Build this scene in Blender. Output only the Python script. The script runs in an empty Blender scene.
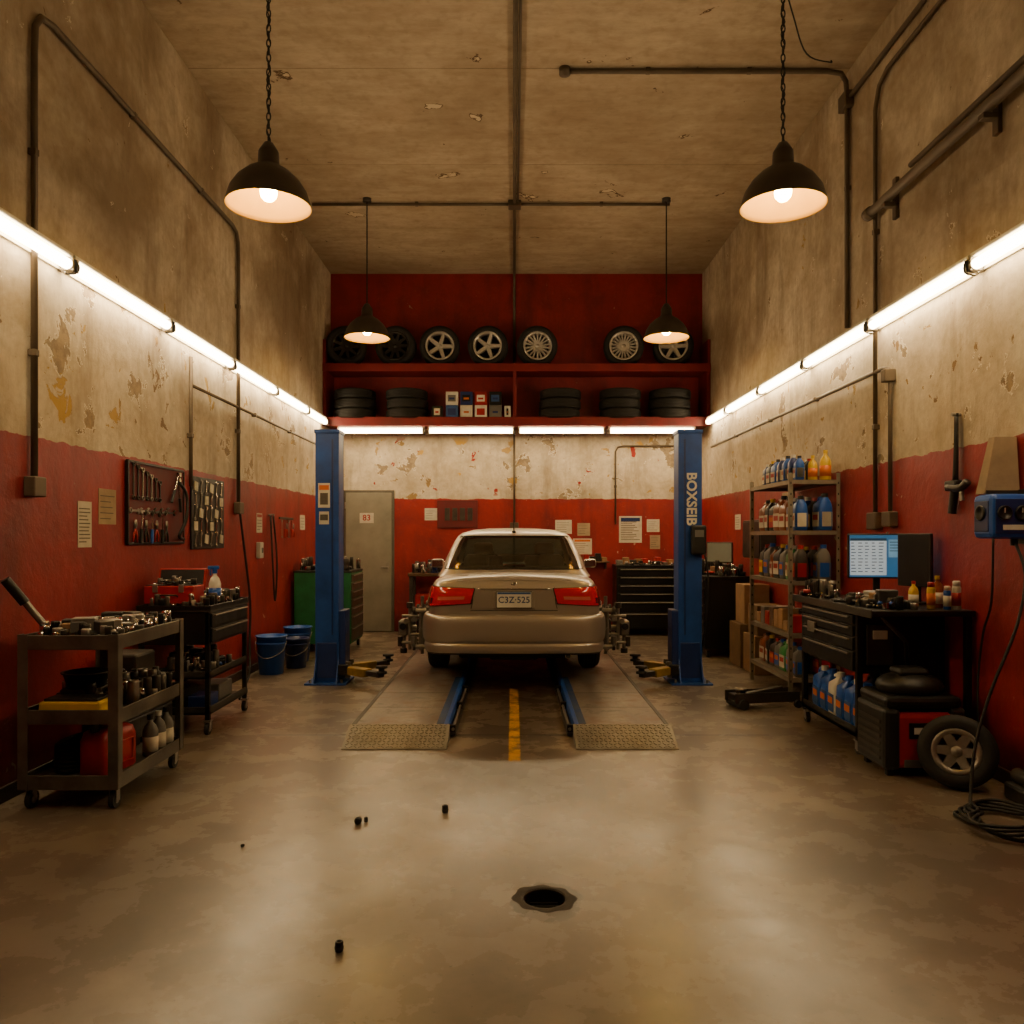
import bpy, math, random, bmesh
from mathutils import Vector, Matrix
from mathutils.bvhtree import BVHTree
R=random.Random(11)
XL,XR,YB,YF,H=-2.89,3.0,12.6,-2.0,5.67
# ---------------------------------------------------------------- materials
def lin(h):
    if not isinstance(h,str): return tuple(h)
    h=h.lstrip('#'); o=[]
    for i in (0,2,4):
        c=int(h[i:i+2],16)/255
        o.append(c/12.92 if c<=.04045 else ((c+.055)/1.055)**2.4)
    return tuple(o)
class G:
    def __init__(s,name):
        s.mat=bpy.data.materials.new(name); s.mat.use_nodes=True
        s.nt=s.mat.node_tree; s.nt.nodes.clear()
        s.out=s.nt.nodes.new('ShaderNodeOutputMaterial')
    def node(s,t,ins=None,**p):
        n=s.nt.nodes.new(t)
        for k,v in p.items(): setattr(n,k,v)
        for k,v in (ins or {}).items(): s.set(n.inputs[k],v)
        return n
    def set(s,inp,v):
        if isinstance(v,bpy.types.NodeSocket): s.nt.links.new(v,inp)
        else:
            if isinstance(v,(tuple,list)) and len(v)==3 and inp.type=='RGBA': v=tuple(v)+(1,)
            inp.default_value=v
    def math(s,op,a,b=0.0,c=0.0,clamp=False):
        n=s.node('ShaderNodeMath',operation=op); n.use_clamp=clamp
        s.set(n.inputs[0],a); s.set(n.inputs[1],b); s.set(n.inputs[2],c); return n.outputs[0]
    def mr(s,v,a,b,c=0.,d=1.,smooth=False):
        n=s.node('ShaderNodeMapRange',{'Value':v,'From Min':a,'From Max':b,'To Min':c,'To Max':d})
        if smooth: n.interpolation_type='SMOOTHSTEP'
        return n.outputs['Result']
    def coord(s,sc=(1,1,1),loc=(0,0,0)):
        t=s.node('ShaderNodeTexCoord')
        m=s.node('ShaderNodeMapping',{'Vector':t.outputs['Object'],'Scale':sc,'Location':loc})
        return m.outputs[0]
    def noise(s,vec,scale,detail=5,rough=.55,dist=0):
        return s.node('ShaderNodeTexNoise',{'Vector':vec,'Scale':scale,'Detail':detail,'Roughness':rough,'Distortion':dist}).outputs['Fac']
    def mix(s,f,a,b,bt='MIX'):
        n=s.node('ShaderNodeMix',data_type='RGBA',blend_type=bt)
        s.set(n.inputs['Factor'],f); s.set(n.inputs[6],a); s.set(n.inputs[7],b); return n.outputs[2]
    def pr(s,**k):
        n=s.node('ShaderNodeBsdfPrincipled')
        for a,v in k.items(): s.set(n.inputs[a.replace('_',' ')],v)
        s.nt.links.new(n.outputs[0],s.out.inputs[0]); return n
    def bump(s,h,strength=.3,dist=.02):
        return s.node('ShaderNodeBump',{'Height':h,'Strength':strength,'Distance':dist}).outputs[0]
CACHE={}
def mk(name,col,rough=.5,metal=0.,var=.3,scale=7.,bump=0.08,coat=0.,emis=0.):
    if name in CACHE: return CACHE[name]
    c=lin(col); g=G(name); v=g.coord()
    n=g.noise(v,scale,6,.6)
    f=g.mr(n,.3,.7)
    col=g.mix(f,tuple(x*(1-var) for x in c),tuple(min(1,x*(1+var*.25)) for x in c))
    k=dict(Base_Color=col,Roughness=g.mr(n,.25,.75,max(.03,rough-.08*min(1,var*4)),min(1,rough+.12*min(1,var*4))),Metallic=metal)
    if coat: k['Coat_Weight']=coat; k['Coat_Roughness']=.06
    if bump: k['Normal']=g.bump(g.noise(v,scale*9,3),bump,.004)
    if emis: k['Emission_Color']=col; k['Emission_Strength']=emis
    g.pr(**k); CACHE[name]=g.mat; return g.mat
def emit(name,col,st):
    if name in CACHE: return CACHE[name]
    g=G(name); v=g.coord(); n=g.noise(v,3,2)
    c=g.mix(g.mr(n,.3,.7),lin(col),tuple(x*.96 for x in lin(col)))
    e=g.node('ShaderNodeEmission',{'Color':c,'Strength':st}); g.nt.links.new(e.outputs[0],g.out.inputs[0])
    CACHE[name]=g.mat; return g.mat

steel=mk('steel','9b958c',.36,.75,.35)
darksteel=mk('dark_steel','4d4843',.45,.6,.4)
chrome=mk('chrome','d2cec6',.15,1,.1,bump=0)
blackp=mk('black_plastic','181613',.45,0,.3)
blackm=mk('black_paint_metal','1e1c1a',.35,.3,.35)
rubber=mk('rubber','1d1b19',.7,0,.35,9,.2)
red=mk('red_plastic','a81212',.4,0,.25)
redm=mk('red_shelf_paint','7c0c10',.5,0,.35,4)
blue=mk('lift_blue','16499c',.42,.1,.4,5)
blueb=mk('blue_plastic','1c56b4',.35,0,.2)
blued=mk('blue_dark_plastic','182e68',.35,0,.2)
green=mk('green_paint','1a6a3c',.45,0,.35)
greenb=mk('green_plastic','2f8a45',.35,0,.2)
white=mk('white_plastic','d6d2c6',.45,0,.2)
paper=mk('paper','d2cab8',.8,0,.2,12,0)
paperd=mk('paper_print','5f5850',.8,0,.3,60,0)
yellow=mk('yellow_plastic','dcb41e',.45,0,.25)
orange=mk('orange_print','d06a1a',.5,0,.2)
tan=mk('cardboard','977450',.85,0,.25)
greyp=mk('grey_plastic','6e6a65',.5,0,.25)
doorm=mk('door_paint','8f8a7c',.55,0,.3,2.5)
conduitm=mk('conduit_metal','6b5d4c',.5,.4,.4,3)
cartm=mk('cart_metal','6d675d',.45,.4,.6,5,.15)
plywood=mk('ply_brown','5a4028',.6,0,.35)
amber=mk('amber_bottle','8a4212',.3,0,.2)
cordm=mk('cord_black','100e0c',.6,0,.2)
blued2=mk('toolbox_label','30548e',.5,0,.2)
tubem=emit('tube_glow','ffdfab',42.0)
bulbm=emit('bulb_glow','ffd36a',170.0)
shade_in=mk('shade_inner','b48a2c',.6,0,.1,bump=0)
shade_out=mk('shade_outer','453b30',.42,.4,.3)

def wallmat(name,back=False,seed=0.):
    g=G(name); v=g.coord(loc=(seed,seed*.7,seed*.3))
    t=g.node('ShaderNodeTexCoord'); sp=g.node('ShaderNodeSeparateXYZ',{0:t.outputs['Object']})
    z=sp.outputs['Z']
    big=g.noise(v,.5,6,.62,.3); mid=g.noise(v,2.2,8,.68,.4); fine=g.noise(v,14,6,.65)
    vs=g.coord(sc=(1.6,1.6,.28),loc=(seed,0,0)); streak=g.noise(vs,1.9,8,.68)
    base=g.mix(g.mr(mid,.32,.68),lin('b3a388'),lin('ddd2bc'))
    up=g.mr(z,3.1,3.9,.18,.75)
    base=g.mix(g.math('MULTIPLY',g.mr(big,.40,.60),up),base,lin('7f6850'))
    base=g.mix(g.mr(streak,.50,.74,0,.65),base,lin('6f5942'))
    base=g.mix(g.mr(fine,.42,.72,0,.3),base,lin('7d6b54'))
    vp=g.coord(loc=(seed*2,3,1)); pn=g.noise(vp,2.4,9,.64,.35)
    zone=g.math('MULTIPLY',g.mr(z,1.9,2.3),g.mr(z,3.7,3.1))
    th=g.math('ADD',pn,g.math('MULTIPLY',zone,.065))
    p1=g.mr(th,.668,.674); p1e=g.mr(th,.658,.664)
    p2n=g.noise(vp,4.6,8,.62,.5); p2=g.mr(g.math('ADD',p2n,g.math('MULTIPLY',zone,.055)),.69,.70)
    pc=g.mix(g.mr(fine,.4,.6),lin('a08c6e'),lin('84745f'))
    base=g.mix(p1e,base,lin('e6dcc6')); base=g.mix(p1,base,pc)
    base=g.mix(p2,base,g.mix(g.mr(big,.45,.55),lin('b0904e'),lin('7a6248')))
    spk=g.mr(g.noise(vp,13,5,.6),.70,.73); base=g.mix(g.math('MULTIPLY',spk,.7),base,lin('6a5238'))
    rn=g.mix(g.mr(mid,.3,.7),lin('7a1618'),lin('a21d1e'))
    rn=g.mix(g.mr(streak,.48,.75,0,.6),rn,lin('4a1113'))
    rn=g.mix(g.mr(fine,.58,.78,0,.3),rn,lin('b0584a'))
    rch=g.mr(g.noise(vp,6.5,8,.62,.5),.70,.708)
    rn=g.mix(rch,rn,lin('b59a80'))
    zz=g.math('ADD',z,g.math('MULTIPLY',g.math('SUBTRACT',g.noise(v,7,4),.5),.06))
    isred=g.mr(zz,2.105,2.10)
    if back: isred=g.math('MAXIMUM',isred,g.mr(zz,3.2,3.21))
    col=g.mix(isred,base,rn)
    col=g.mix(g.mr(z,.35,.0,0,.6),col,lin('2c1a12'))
    if back:
        zb=g.math('MULTIPLY',g.mr(z,2.12,2.2),g.mr(z,3.1,3.0))
        s2=g.math('MULTIPLY',g.mr(g.noise(g.coord(loc=(5,1,9)),2.6,6,.55,.3),.635,.642),zb); col=g.mix(s2,col,g.mix(g.mr(mid,.45,.55),lin('c49a40'),lin('a88a5c')))
        sc=g.math('MULTIPLY',g.mr(g.noise(vp,3.6,6,.55,.3),.672,.68),zb); col=g.mix(sc,col,lin('98281e'))
    h=g.math('SUBTRACT',g.math('MULTIPLY',mid,.5),g.math('MULTIPLY',p1,.6))
    h=g.math('ADD',h,g.math('MULTIPLY',fine,.2)); h=g.math('SUBTRACT',h,g.math('MULTIPLY',rch,.2)); h=g.math('SUBTRACT',h,g.math('MULTIPLY',p2,.3))
    g.pr(Base_Color=col,Roughness=g.mr(isred,0,1,.85,.48),Normal=g.bump(h,.6,.03))
    return g.mat
def ceilmat():
    g=G('ceiling_plaster'); v=g.coord(); vs=g.coord(sc=(.7,2.0,1))
    gr=g.noise(vs,3.0,8,.72); big=g.noise(v,.6,6,.62,.4); fine=g.noise(v,11,6)
    base=g.mix(g.mr(gr,.25,.75),lin('a08c72'),lin('c8b89e'))
    base=g.mix(g.mr(big,.42,.66,0,.5),base,lin('80684c'))
    base=g.mix(g.mr(fine,.5,.75,0,.3),base,lin('735e44'))
    sp=g.node('ShaderNodeSeparateXYZ',{0:g.node('ShaderNodeTexCoord').outputs['Object']})
    f=g.math('FRACT',g.math('DIVIDE',g.math('ADD',sp.outputs['Y'],.25),1.83)); seam=g.mr(f,.006,.0)
    pn=g.noise(v,2.1,6,.55,.4); p1=g.mr(pn,.685,.69); pe=g.mr(pn,.668,.673)
    p2=g.mr(g.noise(g.coord(loc=(3,8,0)),6,6,.6,.4),.70,.71)
    base=g.mix(g.math('MULTIPLY',seam,.7),base,lin('5a4630')); base=g.mix(pe,base,lin('604a32')); base=g.mix(p1,base,lin('d0c0a2'))
    base=g.mix(g.math('MULTIPLY',p2,.7),base,lin('644e36'))
    h=g.math('ADD',g.math('MULTIPLY',gr,.25),g.math('MULTIPLY',p1,.5)); h=g.math('SUBTRACT',h,seam)
    g.pr(Base_Color=base,Roughness=.85,Normal=g.bump(h,.6,.03)); return g.mat
def floormat():
    g=G('concrete_floor'); v=g.coord()
    a=g.noise(v,.6,7,.62,.4); b=g.noise(v,3.2,8,.65); c=g.noise(v,26,6,.6); d2=g.noise(v,1.3,7,.6,.3)
    base=g.mix(g.mr(b,.3,.7),lin('6a5e50'),lin('8c7e6a'))
    base=g.mix(g.mr(a,.42,.68,0,.6),base,lin('4a3d30'))
    base=g.mix(g.mr(d2,.50,.74,0,.45),base,lin('40342a'))
    base=g.mix(g.mr(c,.60,.76,0,.4),base,lin('3a3026'))
    sp=g.node('ShaderNodeSeparateXYZ',{0:g.node('ShaderNodeTexCoord').outputs['Object']})
    X,Y=sp.outputs['X'],sp.outputs['Y']
    wob=g.math('MULTIPLY',g.math('SUBTRACT',b,.5),.25)
    def blob(x,y,rx,ry,r0,r1,w=1.6):
        dx=g.math('DIVIDE',g.math('SUBTRACT',X,x),rx); dy=g.math('DIVIDE',g.math('SUBTRACT',Y,y),ry)
        d=g.math('SQRT',g.math('ADD',g.math('MULTIPLY',dx,dx),g.math('MULTIPLY',dy,dy)))
        return g.mr(g.math('ADD',d,g.math('MULTIPLY',wob,w)),r0,r1)
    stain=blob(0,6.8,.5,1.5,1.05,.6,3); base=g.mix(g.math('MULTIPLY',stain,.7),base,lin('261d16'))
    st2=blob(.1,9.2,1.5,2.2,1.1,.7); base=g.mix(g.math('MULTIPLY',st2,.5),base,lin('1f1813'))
    ring=blob(.135,3.27,.145,.17,1.05,.98,4); base=g.mix(g.math('MULTIPLY',ring,.7),base,lin('2f271f'))
    st3=blob(-.05,5.0,.7,.65,1.15,.8,2.5); base=g.mix(g.math('MULTIPLY',st3,.45),base,lin('2b221a'))
    st4=blob(-1.9,3.2,.9,.8,1.2,.6,3); base=g.mix(g.math('MULTIPLY',st4,.4),base,lin('30261d'))
    st5=blob(2.0,3.4,.8,1.1,1.2,.6,3); base=g.mix(g.math('MULTIPLY',st5,.4),base,lin('30261d'))
    gv=g.math('ABSOLUTE',g.math('SUBTRACT',Y,g.math('ADD',6.02,g.math('MULTIPLY',wob,.06)))); gm=g.math('MULTIPLY',g.mr(gv,.022,.015),g.mr(g.math('ABSOLUTE',X),1.95,1.93))
    base=g.mix(gm,base,lin('17110c'))
    ym=g.math('MULTIPLY',g.mr(g.math('ABSOLUTE',g.math('SUBTRACT',X,.01)),.045,.036),g.mr(Y,5.3,5.34)); ym=g.math('MULTIPLY',ym,g.mr(Y,7.9,7.8))
    dash=g.mr(g.noise(v,7,6,.75),.42,.54); ym=g.math('MULTIPLY',ym,g.mr(dash,0,1,.15,.95))
    base=g.mix(ym,base,lin('cc9422'))
    pit=g.mr(g.noise(v,9,2,.45),.72,.78); base=g.mix(g.math('MULTIPLY',pit,.6),base,lin('2f261e'))
    spk=g.mr(g.noise(g.coord(loc=(4,4,0)),34,2,.5),.72,.76); base=g.mix(g.math('MULTIPLY',spk,.7),base,lin('2a2119'))
    ro=g.mr(b,.3,.75,.27,.38); ro=g.math('ADD',ro,g.mr(d2,.4,.7,0,.08))
    h=g.math('SUBTRACT',g.math('MULTIPLY',b,.1),gm)
    g.pr(Base_Color=base,Roughness=ro,Normal=g.bump(h,.12,.02),Specular_IOR_Level=.9,Coat_Weight=g.mr(d2,.35,.65,.6,.3),Coat_Roughness=g.mr(b,.3,.7,.22,.32)); return g.mat
def runmat():
    g=G('runway_steel_top'); v=g.coord(); vs=g.coord(sc=(3,.5,1))
    a=g.noise(vs,2.5,7,.65); b=g.noise(v,5,7,.65,.4); c=g.noise(v,30,4)
    base=g.mix(g.mr(a,.3,.7),lin('4e4640'),lin('948b80')); base=g.mix(g.mr(b,.5,.66,0,.75),base,lin('6a452c')); base=g.mix(g.mr(b,.42,.34,0,.6),base,lin('332d28'))
    g.pr(Base_Color=base,Metallic=.45,Roughness=g.mr(a,.3,.7,.3,.45),Normal=g.bump(c,.15,.004)); return g.mat
def glassmat():
    g=G('car_glass'); v=g.coord(); n=g.noise(v,4,3)
    tr=g.node('ShaderNodeBsdfTransparent',{'Color':g.mix(n,(.50,.54,.46),(.56,.60,.52))})
    gl=g.node('ShaderNodeBsdfGlossy',{'Color':(.9,.92,.85,1),'Roughness':.05})
    fr=g.node('ShaderNodeFresnel',{'IOR':2.3})
    m=g.node('ShaderNodeMixShader'); g.nt.links.new(fr.outputs[0],m.inputs[0]); g.nt.links.new(tr.outputs[0],m.inputs[1]); g.nt.links.new(gl.outputs[0],m.inputs[2])
    g.nt.links.new(m.outputs[0],g.out.inputs[0]); return g.mat
carglass=glassmat()
carpaint=mk('car_paint_champagne','a59a8d',.36,.6,.03,.8,0,.5)
taillens=mk('tail_lens_red','c41218',.12,0,.1,30,0,.8)
taildark=mk('tail_lens_dark','6a0c0e',.12,0,.1,30,0,.8)
seam=mk('seam_black','0b0a09',.6,0,.1,bump=0)
runm=runmat()
runs=mk('runway_edge','4c4742',.45,.5,.4,4,.1)
runblue=mk('runway_worn_blue','1d3a66',.5,.2,.6,6,.1)
diam=mk('diamond_plate','a09a90',.36,.6,.35,5,.1)

# ---------------------------------------------------------------- mesh builder
def frame(cx,cy,cz,o):
    m=Matrix.Identity(4)
    for i,c in enumerate((cx,cy,cz,o)):
        for j in range(3): m[j][i]=c[j]
    return m
def LW(y,z): return frame((0,1,0),(0,0,1),(1,0,0),(XL,y,z))
def RW(y,z): return frame((0,-1,0),(0,0,1),(-1,0,0),(XR,y,z))
def BW(x,z): return frame((1,0,0),(0,0,1),(0,-1,0),(x,YB,z))
def T(x,y,z): return Matrix.Translation((x,y,z))
def RZ(a): return Matrix.Rotation(math.radians(a),4,'Z')
def RX(a): return Matrix.Rotation(math.radians(a),4,'X')
def RY(a): return Matrix.Rotation(math.radians(a),4,'Y')
class B:
    def __init__(s,name): s.name=name;s.v=[];s.f=[];s.mi=[];s.sm=[];s.mats=[];s.M=Matrix.Identity(4)
    def idx(s,m):
        if m not in s.mats: s.mats.append(m)
        return s.mats.index(m)
    def add(s,vs,fs,m,smooth=False,mm=None):
        o=len(s.v); s.v+=[s.M@Vector(p) for p in vs]; i=None if mm else s.idx(m)
        for k,f in enumerate(fs):
            s.f.append([a+o for a in f]); s.mi.append(s.idx(mm[k]) if mm else i); s.sm.append(smooth)
    def box(s,x0,x1,y0,y1,z0,z1,m,b=0.,X=None):
        if b<=0:
            vs=[(x,y,z) for z in (z0,z1) for y in (y0,y1) for x in (x0,x1)]
            fs=[(0,2,3,1),(4,5,7,6),(0,1,5,4),(2,6,7,3),(0,4,6,2),(1,3,7,5)]
        else:
            bm=bmesh.new(); bmesh.ops.create_cube(bm,size=1)
            for q in bm.verts: q.co=Vector(((x0+x1)/2+q.co.x*(x1-x0),(y0+y1)/2+q.co.y*(y1-y0),(z0+z1)/2+q.co.z*(z1-z0)))
            b=min(b,.45*min(abs(x1-x0),abs(y1-y0),abs(z1-z0)))
            bmesh.ops.bevel(bm,geom=list(bm.edges),offset=b,segments=2,affect='EDGES',profile=.5)
            bm.verts.index_update(); vs=[tuple(q.co) for q in bm.verts]; fs=[[q.index for q in f.verts] for f in bm.faces]; bm.free()
        if X is not None: vs=[X@Vector(p) for p in vs]
        s.add(vs,fs,m)
    def lathe(s,prof,m,seg=24,X=None,smooth=True,close=False,caps=True):
        vs=[];fs=[];n=len(prof)
        for r,h in prof:
            for i in range(seg):
                a=2*math.pi*i/seg; vs.append((r*math.cos(a),r*math.sin(a),h))
        for j in range(n-1 if not close else n):
            k=(j+1)%n
            for i in range(seg):
                i2=(i+1)%seg; fs.append((j*seg+i,j*seg+i2,k*seg+i2,k*seg+i))
        if not close and caps:
            if prof[0][0]>1e-5: fs.append(tuple(range(seg-1,-1,-1)))
            if prof[-1][0]>1e-5: fs.append(tuple(range((n-1)*seg,n*seg)))
        if X is not None: vs=[X@Vector(p) for p in vs]
        s.add(vs,fs,m,smooth)
    def cyl(s,p,q,r,m,seg=12,r2=None,smooth=True):
        p=Vector(p);q=Vector(q);d=q-p;L=d.length
        if L<1e-6: return
        rot=d.to_track_quat('Z','Y').to_matrix().to_4x4(); r2=r if r2 is None else r2
        X=Matrix.Translation(p)@rot
        vs=[]
        for rr,h in ((r,0),(r2,L)):
            for i in range(seg):
                a=2*math.pi*i/seg; vs.append(X@Vector((rr*math.cos(a),rr*math.sin(a),h)))
        s.add(vs,[(i,(i+1)%seg,seg+(i+1)%seg,seg+i) for i in range(seg)],m,smooth)
        s.add(vs,[tuple(range(seg-1,-1,-1)),tuple(range(seg,2*seg))],m,False)
    def tube(s,pts,r,m,seg=8,sub=0,closed=False):
        P=[Vector(p) for p in pts]
        if sub:
            Q=[];n=len(P)
            for i in range(n if closed else n-1):
                if closed: a,b,c,d=P[(i-1)%n],P[i],P[(i+1)%n],P[(i+2)%n]
                else: a,b,c,d=P[max(i-1,0)],P[i],P[i+1],P[min(i+2,n-1)]
                for k in range(sub):
                    t=k/sub; Q.append(.5*((2*b)+(c-a)*t+(2*a-5*b+4*c-d)*t*t+(3*b-a-3*c+d)*t**3))
            if not closed: Q.append(P[-1])
            P=Q
        n=len(P); vs=[];fs=[]; up=None
        for i,p in enumerate(P):
            if closed: d=(P[(i+1)%n]-P[i-1])
            else: d=(P[min(i+1,n-1)]-P[max(i-1,0)])
            d.normalize()
            if up is None: up=Vector((0,0,1)) if abs(d.z)<.9 else Vector((1,0,0))
            up=(up-d*up.dot(d))
            if up.length<1e-4: up=d.orthogonal()
            up.normalize(); sd=d.cross(up)
            for k in range(seg):
                a=2*math.pi*k/seg; vs.append(p+(up*math.cos(a)+sd*math.sin(a))*r)
        for i in range(n if closed else n-1):
            j=(i+1)%n
            for k in range(seg): fs.append((i*seg+k,i*seg+(k+1)%seg,j*seg+(k+1)%seg,j*seg+k))
        if not closed: fs.append(tuple(range(seg-1,-1,-1))); fs.append(tuple(range((n-1)*seg,n*seg)))
        s.add(vs,fs,m,True)
    def sphere(s,c,r,m,seg=14,sc=(1,1,1)):
        pr=[(max(1e-6,r*math.sin(math.pi*i/8)),-r*math.cos(math.pi*i/8)) for i in range(9)]
        s.lathe(pr,m,seg,X=Matrix.Translation(c)@Matrix.Diagonal((*sc,1)))
    def text(s,st,size,X,m,ext=.001,bold=0):
        cu=bpy.data.curves.new('t','FONT'); cu.body=st; cu.size=size; cu.extrude=ext; cu.offset=bold; cu.align_x='CENTER'; cu.align_y='CENTER'; cu.resolution_u=3
        ob=bpy.data.objects.new('t',cu); bpy.context.scene.collection.objects.link(ob)
        me=bpy.data.meshes.new_from_object(ob.evaluated_get(bpy.context.evaluated_depsgraph_get()))
        s.mesh(me,m,X); bpy.data.objects.remove(ob); bpy.data.curves.remove(cu); bpy.data.meshes.remove(me)
    def mesh(s,me,m,X=None,smooth=False,fn=None):
        X=X or Matrix.Identity(4)
        vs=[X@q.co for q in me.vertices]; fs=[list(p.vertices) for p in me.polygons]
        s.add(vs,fs,m,smooth,mm=[fn(p) for p in me.polygons] if fn else None)
    def done(s,recenter=True):
        me=bpy.data.meshes.new(s.name)
        o=Vector((0,0,0))
        if recenter and s.v:
            xs=[p.x for p in s.v];ys=[p.y for p in s.v];zs=[p.z for p in s.v]
            o=Vector(((min(xs)+max(xs))/2,(min(ys)+max(ys))/2,min(zs)))
        me.from_pydata([p-o for p in s.v],[],s.f)
        for m in s.mats: me.materials.append(m)
        me.polygons.foreach_set('material_index',s.mi); me.polygons.foreach_set('use_smooth',s.sm); me.update()
        ob=bpy.data.objects.new(s.name,me); ob.location=o; bpy.context.scene.collection.objects.link(ob)
        return ob
def copy(ob,loc=None,rz=None,sc=None):
    n=ob.copy(); bpy.context.scene.collection.objects.link(n)
    if loc is not None: n.location=loc
    if rz is not None: n.rotation_euler[2]=math.radians(rz)
    if sc is not None: n.scale=sc
    return n

# ---------------------------------------------------------------- room
def slab(name,a,m):
    b=B(name); b.box(*a,m); return b.done(False)
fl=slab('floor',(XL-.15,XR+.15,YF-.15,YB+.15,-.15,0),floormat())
q=B('cut'); q.cyl((.13,3.30,-.11),(.13,3.30,.1),.088,fl.data.materials[0],40,smooth=False); co_=q.done(False)
md=fl.modifiers.new('b','BOOLEAN'); md.object=co_; md.operation='DIFFERENCE'; md.solver='EXACT'
bpy.context.view_layer.update(); nm=bpy.data.meshes.new_from_object(fl.evaluated_get(bpy.context.evaluated_depsgraph_get())); fl.modifiers.clear(); fl.data=nm; bpy.data.objects.remove(co_)
slab('ceiling',(XL-.15,XR+.15,YF-.15,YB+.15,H,H+.15),ceilmat())
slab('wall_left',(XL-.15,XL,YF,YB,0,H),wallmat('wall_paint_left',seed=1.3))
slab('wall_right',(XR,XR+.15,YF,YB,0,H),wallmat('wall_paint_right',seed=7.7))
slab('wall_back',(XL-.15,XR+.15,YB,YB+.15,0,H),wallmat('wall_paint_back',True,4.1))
slab('wall_front',(XL-.15,XR+.15,YF-.15,YF,0,H),wallmat('wall_paint_front',seed=9.2))
b=B('baseboard_left'); b.box(XL,XL+.02,YF,YB-.02,0,.09,mk('base_dark','35201a',.6),.005); b.done()
b=B('baseboard_right'); b.box(XR-.02,XR,YF,YB-.02,0,.09,CACHE['base_dark'],.005); b.done()
b=B('door_2')
for i in range(20): b.box(-1.7,1.7,YF+.01,YF+.05,.02+i*.15,.16+i*.15,doorm,.012)
b.box(-1.8,-1.7,YF,YF+.1,0,3.1,darksteel); b.box(1.7,1.8,YF,YF+.1,0,3.1,darksteel); b.box(-1.8,1.8,YF,YF+.35,3.05,3.4,darksteel,.03); b.done()

b=B('door_1'); b.M=BW(-2.28,0)
b.box(-.40,.40,0,2.24,0.0,.03,mk('door_frame','605a50',.5),.006); b.box(-.36,.36,.01,2.2,.03,.05,doorm,.006)
b.box(-.14,.08,1.72,1.88,.05,.053,paper); b.text('83',.13,T(-.03,1.8,.054),red,bold=.002)
b.cyl((.3,1.02,.05),(.3,1.02,.10),.015,steel); b.box(.2,.315,1.005,1.035,.09,.11,steel,.005); b.box(.275,.325,.95,1.1,.05,.057,steel,.003)
for z in (.25,1.1,1.95): b.cyl((-.37,z,.045),(-.37,z+.1,.045),.012,steel)
b.done()

# ---------------------------------------------------------------- fluorescent lights
fx=B('fluorescent_light')
fx.box(0,.10,-.715,.715,.0,.03,white,.008)
fx.box(.0,.02,-.715,.715,-.075,.0,white)
fx.cyl((.075,-.68,-.045),(.075,.68,-.045),.034,tubem,12)
for e in (-1,1):
    fx.cyl((.075,e*.68,-.045),(.075,e*.712,-.045),.038,steel,12)
    fx.box(.03,.11,e*.70-.012,e*.70+.012,-.085,.0,steel,.004)
fx.tube([(.09,.70,-.0),(.12,.712,-.03),(.12,.722,-.09),(.05,.71,-.1)],.006,cordm,5,4)
fx0=fx.done(False)
first=True
for y in [4.335+1.45*k for k in range(-1,5)]:
    o=fx0 if first else copy(fx0); first=False; o.location=(XL,y,3.27)
    copy(fx0,(XR,y,3.27),180)
copy(fx0,(XL,11.41,3.27),0,(1,.74,1)); copy(fx0,(XR,11.41,3.27),180,(1,.74,1))
for x in (-2.02,-.64,.74,2.12): copy(fx0,(x,12.22,3.165),-90,(1,.93,1))

# ---------------------------------------------------------------- pendants
def finish_pendant(x,y,z,chain):
    b=B('pendant_lamp'); b.M=T(x,y,z); top=H-z
    out=[(.278,0),(.272,.03),(.25,.10),(.205,.17),(.14,.23),(.085,.262),(.07,.28),(.066,.36),(.058,.375),(.03,.42),(.012,.43)]
    b.lathe(out,shade_out,32,caps=False)
    b.lathe([(.278,0),(.272,.002),(.264,.03),(.242,.098),(.197,.165),(.133,.224),(.07,.25),(.001,.25)],shade_in,32,caps=False)
    b.cyl((0,0,.25),(0,0,.17),.026,darksteel,14)
    b.lathe([(.001,.035),(.03,.042),(.05,.065),(.056,.095),(.05,.125),(.03,.155),(.022,.175)],bulbm,18)
    if chain:
        n=int((top-.43)/.05)
        for i in range(n+1):
            zc=.45+i*(top-.47)/n; pts=[]
            for k in range(10):
                a=2*math.pi*k/10; u,w=.013*math.cos(a),.03*math.sin(a)
                pts.append((u,0,zc+w) if i%2 else (0,u,zc+w))
            b.tube(pts,.0045,cordm,5,closed=True)
        b.tube([(0.012*math.cos(k),.012*math.sin(k),.43+(top-.45)*k/60) for k in range(61)],.004,cordm,5)
    else: b.cyl((0,0,.42),(0,0,top-.04),.008,cordm,8)
    b.lathe([(.055,top-.04),(.05,top-.012),(.055,top)],darksteel,16)
    b.done()
finish_pendant(-1.62,5.27,3.69,True); finish_pendant(1.79,5.27,3.69,True)
finish_pendant(-1.80,9.8,3.95,False); finish_pendant(1.89,9.8,3.95,False)

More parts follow.
